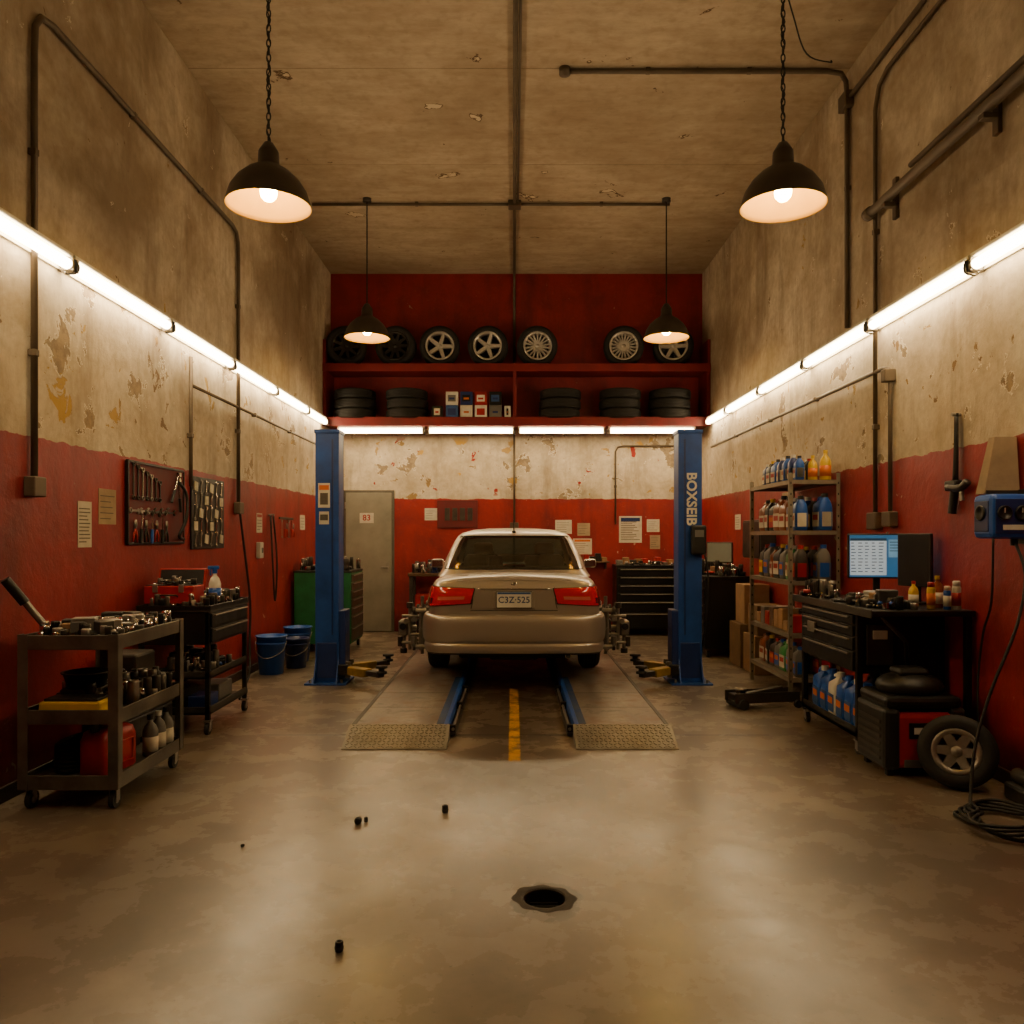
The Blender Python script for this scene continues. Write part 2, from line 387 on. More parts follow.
# ---------------------------------------------------------------- conduits
def clips(b,pts,wall):
    for p in pts:
        if wall=='L': b.box(XL,p[0]+.02,p[1]-.02,p[1]+.02,p[2]-.02,p[2]+.02,conduitm,.004)
        elif wall=='R': b.box(p[0]-.02,XR,p[1]-.02,p[1]+.02,p[2]-.02,p[2]+.02,conduitm,.004)
        elif wall=='C': b.box(p[0]-.02,p[0]+.02,p[1]-.02,p[1]+.02,p[2]-.02,H,conduitm,.004)
        else: b.box(p[0]-.02,p[0]+.02,p[1]-.02,YB,p[2]-.02,p[2]+.02,conduitm,.004)
x=XL+.03
b=B('conduit'); b.tube([(x,4.75,1.85),(x,4.75,4.4),(x,4.76,4.56),(x,4.82,4.65),(x,4.95,4.68),(x,8.1,4.68),(x,8.22,4.65),(x,8.27,4.56),(x,8.28,4.4),(x,8.28,1.86)],.02,conduitm,10)
clips(b,[(x,4.75,2.6),(x,4.75,3.8),(x,6,4.68),(x,7.3,4.68),(x,8.28,3.9),(x,8.28,2.6)],'L')
b.box(XL,XL+.07,4.69,4.81,1.74,1.86,conduitm,.008); b.box(XL,XL+.07,8.22,8.34,1.74,1.86,conduitm,.008); b.done()
b=B('conduit'); b.tube([(x,7.06,1.95),(x,7.06,3.1)],.017,conduitm,10); b.tube([(x,7.08,2.85),(x,11.9,2.85)],.015,conduitm,8); clips(b,[(x,7.06,2.4),(x,8.8,2.85),(x,10.2,2.85)],'L'); b.done()
x=XR-.03
b=B('conduit'); b.tube([(x,6.26,1.7),(x,6.26,2.75),(x,6.29,2.83),(x,6.37,2.85),(x,11.9,2.85)],.017,conduitm,10); b.box(XR-.07,XR,6.19,6.33,1.58,1.7,conduitm,.008)
b.box(XR-.09,XR,6.22,6.30,2.72,2.82,conduitm,.01); clips(b,[(x,7.8,2.85),(x,9.2,2.85),(x,10.6,2.85)],'R'); b.done()
b=B('conduit'); b.tube([(x,6.52,1.7),(x,6.52,5.0),(x,6.45,5.16),(x,6.3,5.22),(x,YF+.1,5.22)],.018,conduitm,10); clips(b,[(x,6.52,2.4),(x,6.52,4),(x,5.4,5.22),(x,3.5,5.22)],'R'); b.box(XR-.07,XR,6.44,6.6,1.56,1.7,conduitm,.008); b.done()
b=B('conduit'); b.tube([(.46,7.07,H-.03),(2.8,7.07,H-.03),(2.92,7.07,H-.05),(2.96,7.07,H-.12),(x,7.07,H-.25),(x,7.07,3.36)],.022,conduitm,10); b.tube([(x,7.0,5.38),(x,YF+.1,5.38)],.02,conduitm,8)
b.lathe([(.05,0),(.05,.06)],conduitm,14,X=T(.46,7.07,H-.06)); b.box(XR-.08,XR,6.99,7.15,5.3,5.44,conduitm,.01)
clips(b,[(1.2,7.07,H-.03),(2.1,7.07,H-.03)],'C'); clips(b,[(x,7.07,4.6),(x,5.5,5.38)],'R'); b.done()
b=B('conduit'); b.tube([(XR-.09,6.5,4.14),(XR-.09,YF+.1,4.14)],.038,conduitm,14); b.tube([(XR-.05,5.9,4.26),(XR-.05,YF+.1,4.26)],.02,conduitm,8)
b.lathe([(.05,0),(.05,.07)],conduitm,16,X=frame((1,0,0),(0,0,1),(0,-1,0),(XR-.09,6.53,4.14)))
for y in (6.2,4.9,3.4): b.box(XR-.12,XR,y-.03,y+.03,4.07,4.105,conduitm,.005); b.box(XR-.03,XR,y-.03,y+.03,3.98,4.3,conduitm,.005)
b.done()
b=B('conduit'); b.tube([(.02,YF+.1,H-.03),(.02,12.4,H-.03),(.02,12.52,H-.05),(.02,12.565,H-.14),(.02,12.565,4.15)],.022,conduitm,10)
b.tube([(.06,YF+.1,H-.03),(.06,9.8,H-.03)],.012,conduitm,8)
clips(b,[(.02,3.4,H-.03),(.02,6,H-.03),(.02,8.4,H-.03),(.02,11,H-.03)],'C'); b.box(-.06,.1,9.82,9.98,H-.07,H,conduitm,.01); b.done()
b=B('conduit'); b.tube([(-2.5,9.9,H-.03),(-.06,9.9,H-.03)],.018,conduitm,8); b.tube([(.10,9.9,H-.03),(1.95,9.9,H-.03)],.018,conduitm,8); clips(b,[(-1.2,9.9,H-.03),(1.1,9.9,H-.03)],'C'); b.done()
b=B('conduit'); b.tube([(.02,YB-.03,3.12),(.02,YB-.03,1.72)],.016,conduitm,8); b.box(-.05,.09,YB-.06,YB,1.6,1.73,conduitm,.006); b.done()
b=B('conduit'); b.tube([(1.62,YB-.03,1.7),(1.62,YB-.03,2.85),(1.66,YB-.03,2.92),(1.75,YB-.03,2.94),(2.9,YB-.03,2.94)],.014,conduitm,8); clips(b,[(1.62,YB-.03,2.3),(2.3,YB-.03,2.94)],'B'); b.done()
b=B('hanging_wire'); b.tube([(2.0,5.9,H-.005),(2.15,6.1,5.5),(2.4,6.5,5.45),(2.75,6.9,5.62),(2.78,6.95,H-.005)],.006,cordm,6,6); b.done()

# ---------------------------------------------------------------- wheels / tires
def tyre(b,Rr=.31,W=.2,rim=.21,m=rubber):
    h=W/2
    prof=[(rim,-h*.75),(rim+.02,-h*.95),(rim+.05,-h),(Rr-.035,-h*.98),(Rr-.01,-h*.82)]
    g=5
    for i in range(g):
        a=-h*.75+i*(1.5*h)/g; w=1.5*h/g
        prof+= [(Rr,a+.004),(Rr,a+w-.012),(Rr-.01,a+w-.009),(Rr-.01,a+w-.001)]
    prof+=[(Rr-.01,h*.82),(Rr-.035,h*.98),(rim+.05,h),(rim+.02,h*.95),(rim,h*.75)]
    b.lathe(prof,m,40,close=True)
def rimf(b,Rr=.21,W=.2,spokes=5,m=chrome,twin=False,dark=darksteel):
    h=W/2
    b.lathe([(Rr+.012,h*.84),(Rr+.004,h*.93),(Rr-.02,h*.8),(Rr-.03,-h*.7),(Rr+.004,-h*.8)],m,36,close=True)
    b.lathe([(Rr-.03,-.02),(.001,-.02)],dark,30)
    b.lathe([(.001,h*.72),(.028,h*.7),(.034,h*.55),(.06,h*.45),(.062,-.01)],m,20)
    for k in range(spokes):
        for o in ((-9,9) if twin else (0,)):
            X=RZ(360*k/spokes+o); w0,w1=(.014,.013) if twin else (.038,.026)
            r0,r1=.03,Rr-.008
            vs=[(r0,-w0,h*.2),(r0,w0,h*.2),(r1,w1,h*.3),(r1,-w1,h*.3),(r0,-w0*.8,h*.6),(r0,w0*.8,h*.6),(r1,w1*.8,h*.82),(r1,-w1*.8,h*.82)]
            b.add([X@Vector(p) for p in vs],[(0,1,2,3),(4,7,6,5),(0,4,5,1),(1,5,6,2),(2,6,7,3),(3,7,4,0)],m)
        X=RZ(360*k/spokes+180/spokes); p=X@Vector((.047,0,0)); b.cyl((p.x,p.y,h*.4),(p.x,p.y,h*.6),.007,dark,6)
FACE=frame((1,0,0),(0,0,1),(0,-1,0),(0,0,0))
def setM(x,y,z,pre=None): return T(x,y,z)@(pre or Matrix.Identity(4))@FACE

b=B('tire_rack_shelf'); f=12.06
for z0,z1 in ((4.03,4.11),(3.20,3.30)):
    b.box(XL+.005,XR-.005,f,YB,z0,z1,redm,.006)
    b.box(XL+.005,XR-.005,f-.03,f,z0-.02,z1+.02,redm,.005)
for xx in (XL+.005,.0,XR-.055): b.box(xx,xx+.05,f-.01,YB,3.30,4.03,redm,.004)
b.box(XL+.005,XL+.045,f-.01,YB,4.11,4.5,redm,.004); b.box(XR-.045,XR-.005,f-.01,YB,4.11,4.5,redm,.004)
b.done()
silver=mk('alloy_silver','cfcbc3',.3,.6,.12,bump=0); alloyd=mk('alloy_dark','3a3733',.35,.8,.2,bump=0)
for st,xx in enumerate((-2.56,-1.80,-1.125,-.385,.37,1.70,2.46)):
    b=B('alloy_wheel'); b.M=setM(xx,12.22,4.112+.31,pre=RZ([8,-4,5,-3,4,-6,-8][st]))
    tyre(b); rimf(b,spokes=[9,10,5,5,9,10,6][st],m=alloyd if st<2 else silver,twin=st in(4,5),dark=blackm); b.done()
for xx,n in ((-2.44,3),(-1.63,3),(.72,3),(1.65,3),(2.42,3)):
    b=B('tire_stack')
    for k in range(n):
        b.M=T(xx+R.uniform(-.01,.01),12.27+R.uniform(-.01,.0),3.302+.075+k*.152); tyre(b,.32,.148,.2)
    b.done()
b=B('oil_filter_boxes')
cols=[blackm,white,blued2,white,paper,blued,white,red,greyp]
for i,(a,w) in enumerate(((-1.23,.17),(-1.02,.2),(-.8,.2),(-.58,.2),(-.36,.2),(-.13,.11))):
    for k in range(1 if i in(0,5) else 2):
        c=cols[(i*2+k)%9]; z=3.302+k*.205; hh=.2 if i not in(0,5) else .19
        b.box(a,a+w-.015,12.07,12.24,z,z+hh,c,.004); b.box(a+.03,a+w-.05,12.067,12.07,z+.05,z+.15,cols[(i+k*3+4)%9])
        b.box(a+.05,a+w-.07,12.0655,12.067,z+.08,z+.11,[red,blued,orange][i%3])
b.done()

# ---------------------------------------------------------------- car
def build_car(X0,Y0,Z0):
    b=B('car'); CM=T(X0,Y0,Z0)
    S=[(.045,.73,.42,.90,.845),(.085,.80,.34,.985,.885),(.2,.845,.29,1.02,.915),(.45,.87,.26,1.04,.93),(.95,.885,.22,1.04,.93),(1.6,.89,.2,1.0,.92),(2.4,.89,.2,.98,.91),(3.1,.885,.2,.98,.90),(3.6,.87,.22,.94,.85),(4.05,.82,.26,.85,.76),(4.25,.75,.32,.75,.68),(4.33,.64,.4,.66,.62)]
    def ring(w,zb,zt,zs,s=1,cz=.6):
        h=[(0,zb),(.7*w,zb),(.93*w,zb+.03),(.985*w,zb+.14),(w,.6 if zb<.38 else .62),(.99*w,.74 if zt>.8 else zs-.04),(.955*w,zs),(.87*w,zs+(zt-zs)*.55),(.5*w,zt-.012),(0,zt)]
        pts=h+[(-x,z) for x,z in reversed(h[1:-1])]
        return [(x*s,cz+(z-cz)*s) for x,z in pts]
    vs=[];fs=[];n=18
    rings=[(S[0][0]-.008,ring(*S[0][1:],s=.55,cz=.66)),(S[0][0]-.004,ring(*S[0][1:],s=.93,cz=.66))]+[(q[0],ring(*q[1:])) for q in S]+[(4.36,ring(*S[-1][1:],s=.55,cz=.55))]
    for y,rg in rings: vs+=[(x,y,z) for x,z in rg]
    for j in range(len(rings)-1):
        for i in range(n): fs.append((j*n+i,(j+1)*n+i,(j+1)*n+(i+1)%n,j*n+(i+1)%n))
    fs.append(tuple(range(n))); fs.append(tuple(range(len(vs)-1,len(vs)-n-1,-1)))
    me=bpy.data.meshes.new('x'); me.from_pydata(vs,[],fs)
    bm=bmesh.new(); bm.from_mesh(me); bmesh.ops.recalc_face_normals(bm,faces=bm.faces); bm.to_mesh(me); bm.free()
    ob=bpy.data.objects.new('x',me); bpy.context.scene.collection.objects.link(ob)
    sd=ob.modifiers.new('s','SUBSURF'); sd.levels=3; sd.render_levels=3
    bpy.context.view_layer.update()
    sm0=bpy.data.meshes.new_from_object(ob.evaluated_get(bpy.context.evaluated_depsgraph_get()))
    bvh=BVHTree.FromPolygons([v.co.copy() for v in sm0.vertices],[list(p.vertices) for p in sm0.polygons])
    cut=[]
    for yy in (.95,3.6):
        for sx in (-1,1):
            q=B('cut'); q.cyl((sx*.60,yy,.30),(sx*1.1,yy,.30),.365,seam,48); co=q.done(False); cut.append(co)
            bo=ob.modifiers.new('b','BOOLEAN'); bo.object=co; bo.operation='DIFFERENCE'; bo.solver='EXACT'
    bpy.context.view_layer.update()
    dg=bpy.context.evaluated_depsgraph_get(); body=bpy.data.meshes.new_from_object(ob.evaluated_get(dg))
    for c in cut+[ob]: bpy.data.objects.remove(c)
    b.M=CM
    def isarch(p):
        for yy in (.95,3.6):
            d=math.hypot(p.center.y-yy,p.center.z-.30)
            if d<.372 and abs(p.center.x)<.9 and (abs(p.normal.x)>.95 and abs(p.center.x)<.62 or abs(p.normal.x)<.3): return True
        return False
    b.mesh(body,carpaint,smooth=True,fn=lambda p: seam if (isarch(p) or p.center.z<.235) else carpaint)
    def hit(a,z,off=.004):
        d=Vector((math.sin(a),-math.cos(a),0)); o=Vector((0,1.0,z))+d*2.5
        loc,nr,_,_=bvh.ray_cast(o,-d)
        if loc is None: return Vector((0,0,z))
        if nr.dot(d)<0: nr=-nr
        return loc+nr*off
    def ax(x): return math.atan2(x,1.0-.06)
    def patch(fn,nu,nv,m,off=.006):
        vs=[hit(*fn(i/nu,j/nv),off) for j in range(nv+1) for i in range(nu+1)]
        fs=[(j*(nu+1)+i,j*(nu+1)+i+1,(j+1)*(nu+1)+i+1,(j+1)*(nu+1)+i) for j in range(nv) for i in range(nu)]
        b.add(vs,fs,m,True)
    def line(pts,r,m,off=.0): b.tube([hit(ax(x),z,off) for x,z in pts],r,m,6)
    def interp(p,q,n): return [(p[0]+(q[0]-p[0])*i/n,p[1]+(q[1]-p[1])*i/n) for i in range(n)]
    for s in (-1,1):
        a0,a1=ax(.41),math.radians(58)
        def fn(u,v,s=s,a0=a0,a1=a1):
            a=a0+(a1-a0)*u; zb=.70+.05*(1-u)+ (.05*max(0,u-.8)/.2); zt=.885+.025*u-(.05*max(0,u-.75)/.25)
            a+= (1-u)*(v)*-.03
            return (s*a, zb+(zt-zb)*v)
        patch(fn,26,8,taillens,.014)
        def fr(u,v,s=s):
            q=fn(u,v); return (q[0]+s*(.010 if u>.5 else -.010)*(1 if abs(u-.5)>.49 else 0), q[1]+(.009 if v>.5 else -.009)*(1 if abs(v-.5)>.49 else 0))
        patch(fr,26,8,seam,.006)
        patch(lambda u,v: fn(.10+.32*u,.30+.2*v),10,3,mk('reverse_lens','c86a60',.15,0,.1,bump=0,coat=.6),.018)
        patch(lambda u,v: fn(.5+.42*u,.12+.3*v),10,3,taildark,.018)
        line(interp((s*.385,.9),(s*.39,.755),5)+interp((s*.39,.755),(s*.41,.68),4),.003,seam)
    line(interp((-.41,.68),(.41,.68),20)+[(.41,.68)],.003,seam)
    line(interp((-.60,.965),(.60,.965),24)+[(.60,.965)],.007,carpaint)
    line(interp((-.34,.885),(.34,.885),20)+[(.34,.885)],.009,chrome,.004)
    yb=hit(0,.80).y
    b.box(-.20,.20,yb-.012,yb+.01,.70,.868,carpaint,.006)
    b.box(-.165,.165,yb-.022,yb-.010,.71,.862,white,.004); b.tube([(-.168,yb-.018,.708),(.168,yb-.018,.708),(.168,yb-.018,.864),(-.168,yb-.018,.864)],.004,seam,5,closed=True)
    b.box(-.16,.16,yb-.0235,yb-.022,.838,.858,blued2); b.text('C3Z·525',.085,T(0,yb-.0225,.782)@RX(90),blued,.0008,bold=.001)
    b.lathe([(.001,.006),(.022,.004),(.026,0)],chrome,20,X=frame((1.2,0,0),(0,0,.8),(0,-1,0),tuple(hit(0,.93,0))))
    def bumper(y0,sg,zs):
        half=[(.895,.56),(.897,.40),(.888,.24),(.85,.12),(.77,.045),(.6,.005),(.3,-.015),(0,-.02)]
        path=half+[(-x,y) for x,y in reversed(half[:-1])]
        prof=zs; vs=[];n=len(path)
        for i,(x,y) in enumerate(path):
            p0=path[max(i-1,0)];p1=path[min(i+1,n-1)]
            t=Vector((p1[0]-p0[0],p1[1]-p0[1])).normalized(); nr=Vector((-t.y,t.x))
            if nr.dot(Vector((x,y-.6)))<0: nr=-nr
            for o,z in prof: vs.append((x+nr.x*o,y0+sg*(y+nr.y*o),z))
        m=len(prof); fs=[(i*m+j,(i+1)*m+j,(i+1)*m+(j+1)%m,i*m+(j+1)%m) for i in range(n-1) for j in range(m)]
        fs.append(tuple(range(m))); fs.append(tuple(range((n-1)*m,n*m)))
        mm=[seam if (prof[j%m][1]<.27 and prof[(j+1)%m][1]<.29) else carpaint for i in range(n-1) for j in range(m)]+[carpaint,carpaint]
        me=bpy.data.meshes.new('y'); me.from_pydata(vs,[],fs)
        bm=bmesh.new(); bm.from_mesh(me); bmesh.ops.recalc_face_normals(bm,faces=bm.faces); bm.to_mesh(me); bm.free()
        o2=bpy.data.objects.new('y',me); bpy.context.scene.collection.objects.link(o2)
        me.materials.append(carpaint); me.materials.append(seam)
        for p,q in zip(me.polygons,mm): p.material_index=0 if q is carpaint else 1
        su=o2.modifiers.new('s','SUBSURF'); su.levels=2; su.render_levels=2
        bpy.context.view_layer.update()
        r=bpy.data.meshes.new_from_object(o2.evaluated_get(bpy.context.evaluated_depsgraph_get()))
        b.mesh(r,carpaint,smooth=True,fn=lambda p: seam if p.material_index==1 else carpaint); bpy.data.objects.remove(o2)
    zs=[(-.10,.25),(-.03,.25),(-.012,.27),(.0,.30),(.004,.345),(-.010,.36),(-.010,.37),(.014,.385),(.022,.47),(.02,.56),(.014,.60),(-.002,.645),(-.10,.65)]
    bumper(0,1,zs); bumper(4.40,-1,[(o,z*.95) for o,z in zs])
    b.cyl((.52,.35,.245),(.52,.03,.245),.03,chrome,14); b.cyl((.52,.06,.245),(.52,.028,.245),.023,seam,12)
    b.box(-.55,.55,.25,1.6,.19,.30,seam,.03)
    b.box(-.25,.25,.35,.6,.15,.24,darksteel,.04)
    b.cyl((-.7,.95,.3),(.7,.95,.3),.035,darksteel)
    L=[(.97,.835,.56,3.44),(1.03,.800,.69,3.29),(1.05,.793,.72,3.25),(1.13,.768,.84,3.10),(1.24,.725,1.02,2.90),(1.34,.68,1.18,2.72),(1.395,.645,1.30,2.58),(1.435,.60,1.42,2.46),(1.47,.48,1.62,2.28),(1.488,.3,1.8,2.1),(1.494,.1,1.9,2.0)]
    NP=144; vs=[];fs=[];mm=[]; e=.30
    def sp(t,q): return math.copysign(abs(t)**q,t)
    def gp(l,t,ex=e):
        z,a,y0,y1=l; c=(y0+y1)/2;h=(y1-y0)/2
        cs,sn=math.cos(t),math.sin(t)
        xx,yy=sp(cs,ex),sp(sn,ex)
        return (a*xx,c+h*yy-(.05*(1-xx*xx) if yy<-.6 else (-.05*(1-xx*xx) if yy>.6 else 0)),z)
    for l in L:
        for i in range(NP): vs.append(gp(l,2*math.pi*i/NP))
    for j in range(len(L)-1):
        for i in range(NP):
            fs.append((j*NP+i,j*NP+(i+1)%NP,(j+1)*NP+(i+1)%NP,(j+1)*NP+i))
            t=(360*(i+.5)/NP)%90; q=int((360*(i+.5)/NP)//90)
            fromside=t if q in(0,2) else 90-t
            rear=q in(2,3)
            pillar=(16 if rear else 36)<fromside<(50 if rear else 50) or fromside<1.3
            mm.append(carglass if (2<=j<=5 and not pillar) else (seam if (2<=j<=5 and fromside<1.3) else carpaint))
    fs.append(tuple(range((len(L)-1)*NP,len(L)*NP))); mm.append(carpaint)
    b.add(vs,fs,None,True,mm=mm)
    rs=[gp(L[2],math.radians(a)) for a in range(220,321,4)]; rt=[gp(L[6],math.radians(a)) for a in range(320,219,-4)]
    b.tube(rs+rt,.008,seam,6,closed=True)
    seat=mk('seat_fabric','8a7f6e',.9,0,.2)
    b.box(-.66,.66,.9,1.25,.96,1.07,seat,.02)
    for sx in (-.4,.4): b.box(sx-.13,sx+.13,1.15,1.23,1.06,1.2,seat,.04)
    for sx in (-.37,.37): b.box(sx-.24,sx+.24,2.0,2.12,.9,1.16,seat,.05); b.box(sx-.12,sx+.12,2.02,2.1,1.18,1.32,seat,.04)
    b.box(-.12,.12,.93,.97,1.07,1.10,taildark,.006)
    b.box(-.7,.7,2.75,3.2,.95,1.05,blackp,.04)
    b.tube([(-.37+.17*math.cos(k*.5236),2.72+.05*math.sin(k*.5236),1.08+.15*math.sin(k*.5236)) for k in range(12)],.012,blackp,6,closed=True)
    for s in (-1,1):
        b.box(s*1.0-.085,s*1.0+.085,2.83,2.92,.985,1.10,carpaint,.035); b.box(s*1.0-.07,s*1.0+.07,2.826,2.832,1.0,1.085,chrome,.002); b.box(s*.87-.06,s*.87+.06,2.86,2.91,.96,1.0,seam,.01)
        for yy in (1.75,2.65): b.box(s*.895-.012,s*.895+.012,yy,yy+.15,.82,.85,carpaint,.01)
        for yy in (1.42,2.3,3.15): b.tube([(s*(.889+(.006 if z<.8 else -.012-.4*max(0,z-.86))),yy,z) for z in (.3,.45,.6,.72,.82)],.004,seam,5)
        b.box(s*.62-.12,s*.62+.12,4.2,4.30,.6,.70,white,.04)
    b.cyl((0,1.42,1.44),(0,1.34,1.58),.006,blackp,6); b.box(-.02,.02,1.36,1.44,1.43,1.46,blackp,.008)
    for yy in (.95,3.6):
        for s in (-1,1):
            b.M=CM@T(s*.80,yy,.31)@(RY(90) if s>0 else RY(-90)); tyre(b,.31,.21,.2); rimf(b,.2,.2,7,silver)
    b.M=CM
    return b.done()
build_car(.01,7.60,.113)

# ---------------------------------------------------------------- runways
def runway(x0,x1,inner):
    b=B('wheel_runway')
    b.box(x0+.02,x1-.02,5.9,12.1,.06,.108,runm,.003)
    for xa,out in ((x0,inner<0),(x1-.035,inner>0)):
        b.box(xa,xa+.035,5.9,12.1,.0,.112,blue if out else runs,.006)
    xi=x1 if inner>0 else x0
    b.box(x0+.05,x1-.05,5.92,12.08,.0,.02,darksteel)
    b.box(min(xi-inner*.035,xi-inner*.09),max(xi-inner*.035,xi-inner*.09),5.92,7.9,.1075,.1095,runblue,0)
    b.box(min(xi,xi+inner*.05),max(xi,xi+inner*.05),5.95,12.0,.012,.035,darksteel,.004)
    b.cyl((xi+inner*.03,5.95,.06),(xi+inner*.03,7.6,.06),.012,steel,8)
    for y in (5.98,6.8,7.55): b.box(min(xi,xi+inner*.05),max(xi,xi+inner*.05),y-.02,y+.02,.03,.09,blackm,.004)
    for y in (6.5,7.1): b.box(x0+.03,x1-.03,y,y+.006,.107,.1085,seam)
    vs=[(x0-.01,5.6,0.001),(x1+.01,5.6,.001),(x1+.01,5.6,.008),(x0-.01,5.6,.008),(x0-.01,5.9,.001),(x1+.01,5.9,.001),(x1+.01,5.9,.112),(x0-.01,5.9,.112)]
    b.add(vs,[(0,1,2,3),(4,7,6,5),(0,3,7,4),(1,5,6,2),(3,2,6,7),(0,4,5,1)],diam)
    sl=math.degrees(math.atan2(.104,.3))
    for j in range(9):
        for i in range(22):
            xx=x0+.02+(x1-x0-.04)*i/21; q=.018+.27*j/8.2
            X=T(xx,5.6+q,.008+q*.3467+.0015)@RX(sl)@RZ(45 if (i+j)%2 else -45); b.box(-.013,.013,-.0035,.0035,0,.004,steel,0,X)
    b.done()
runway(-1.20,-.48,1); runway(.455,1.16,-1)

# ---------------------------------------------------------------- lift posts
yarm=mk('arm_yellow','a08020',.5,.2,.5,8)
def post(x,s,right):
    b=B('car_lift_post'); y0,y1=8.12,8.36
    b.box(x-.21,x+.21,8.02,8.46,.0,.02,blue,.004)
    b.box(x-.12,x+.12,y0,y0+.02,.02,2.58,blue,.004)
    b.box(x-.12,x-.10,y0+.02,y1,.02,2.58,blue,.004); b.box(x+.10,x+.12,y0+.02,y1,.02,2.58,blue,.004)
    b.box(x-.12,x+.12,y1-.02,y1,.02,2.58,blue,.004)
    b.box(x-.13,x+.13,y0-.01,y1+.01,2.56,2.6,blue,.006)
    b.box(x+s*.055-.008,x+s*.055+.008,y0-.004,y0,.5,2.5,blued,0)
    b.box(x-.1,x+.1,y0-.008,y0,.06,.42,blued,.004)
    for q in (-.16,.16):
        for yy in (8.07,8.41): b.cyl((x+q,yy,.02),(x+q,yy,.05),.015,steel,6)
    for q in (-.12,.11): b.add([(x+q,y0-.1,.02),(x+q,y0,.02),(x+q,y0,.25),(x+q+.01,y0-.1,.02),(x+q+.01,y0,.02),(x+q+.01,y0,.25)],[(0,1,2),(3,5,4),(0,3,4,1),(1,4,5,2),(0,2,5,3)],blue)
    b.box(x+s*.15-.035,x+s*.15+.035,8.13,8.36,.05,.75,blued,.01)
    b.box(x+s*.17-.05,x+s*.17+.05,8.08,8.41,.09,.2,blackm,.01)
    ax0=x+s*.2
    for (ty,tx) in ((7.86,1.30),(8.66,1.36)):
        tx=(-tx if s>0 else tx-.03); a=Vector((ax0,8.16 if ty<8.3 else 8.34,.14)); e=Vector((tx,ty,.13)); d=(e-a); L=d.length; ang=math.degrees(math.atan2(d.y,d.x))
        X=T(*a)@RZ(ang); b.box(-.03,L*.62,-.055,.055,-.045,.035,yarm,.01,X); b.box(L*.5,L,-.038,.038,-.03,.022,darksteel,.006,X)
        b.lathe([(.055,0),(.055,.02),(.03,.025),(.03,.05),(.06,.055),(.06,.075)],blackm,16,X=T(e.x,e.y,.15)); b.cyl((a.x,a.y,.06),(a.x,a.y,.22),.03,steel,12)
    if right:
        X=frame((0,0,-1),(1,0,0),(0,-1,0),(x+.01,y0-.0045,1.89)); b.text('BOXSEIB',.14,X,white,.001,bold=.004)
        b.box(x+.0,x+.15,y0-.08,y0,1.32,1.62,blackp,.02); b.box(x+.03,x+.12,y0-.085,y0-.08,1.5,1.57,greyp,.003); b.tube([(x+.14,y0-.04,1.33),(x+.17,y0-.05,1.1),(x+.16,y0-.02,.7),(x+.14,y0+.1,.3)],.01,cordm,6,5)
    else:
        b.box(x-.09,x+.03,y0-.002,y0,1.80,2.05,paper); b.box(x-.08,x+.02,y0-.003,y0-.002,1.98,2.03,orange); b.box(x-.07,x+.01,y0-.003,y0-.002,1.83,1.95,paperd)
        b.box(x-.08,x+.02,y0-.002,y0,1.63,1.76,paper); b.box(x-.07,x+.01,y0-.003,y0-.002,1.67,1.73,paperd)
    b.done()
post(-1.90,1,False); post(1.81,-1,True)

def clamp(x,s,y):
    b=B('wheel_alignment_clamp')
    for q in (-.17,.0,.17):
        b.cyl((x,y+q*.9,.2 if q else .14),(x,y+q*.9,.66 if q else .76),.02,steel,8)
    for z in (.22,.42,.62): b.cyl((x,y-.19,z),(x,y+.19,z),.02,steel,8)
    b.box(x-.02+s*.03,x+.02+s*.03,y-.09,y+.09,.33,.52,darksteel,.012)
    for (q,z) in ((-.17,.24),(.17,.24),(-.17,.62),(.17,.62)):
        b.cyl((x-s*.06,y+q,z),(x+s*.05,y+q,z),.024,steel,10); b.cyl((x+s*.05,y+q,z),(x+s*.08,y+q,z),.04,darksteel,10)
    b.cyl((x,y,.42),(x+s*.2,y,.42),.03,steel,12); b.box(x+s*.2-.05,x+s*.2+.05,y-.06,y+.2,.34,.5,steel,.015)
    b.cyl((x+s*.2,y-.06,.44),(x+s*.2,y-.09,.44),.035,blackp,14); b.cyl((x+s*.12,y-.1,.2),(x+s*.12,y-.1,.66),.018,steel,8); b.cyl((x+s*.12,y-.1,.64),(x+s*.12,y-.1,.7),.036,darksteel,10)
    b.cyl((x+s*.12,y-.1,.36),(x+s*.02,y-.1,.36),.018,steel,8); b.cyl((x+s*.2,y,.34),(x+s*.2,y,.16),.022,steel,8); b.cyl((x+s*.2,y,.20),(x+s*.2,y,.15),.038,darksteel,10)
    p,q=sorted((x+s*.04,x+s*.1)); b.box(p,q,y-.15,y-.1,.5,.6,greyp,.008)
    b.cyl((x+s*.16,y-.12,.5),(x+s*.16,y+.1,.5),.03,steel,10); b.cyl((x+s*.07,y-.16,.25),(x+s*.07,y-.16,.35),.03,steel,10)
    b.cyl((x+s*.02,y-.14,.28),(x+s*.22,y-.14,.28),.016,steel,8); b.cyl((x+s*.02,y-.14,.56),(x+s*.2,y-.14,.56),.016,steel,8); b.cyl((x+s*.22,y-.14,.24),(x+s*.22,y-.14,.34),.026,darksteel,8)
    ob=b.done(); ob.location.z+=.105; return ob
clamp(.995,1,8.55); clamp(-.975,-1,8.55); clamp(.995,1,11.2); clamp(-.975,-1,11.2)

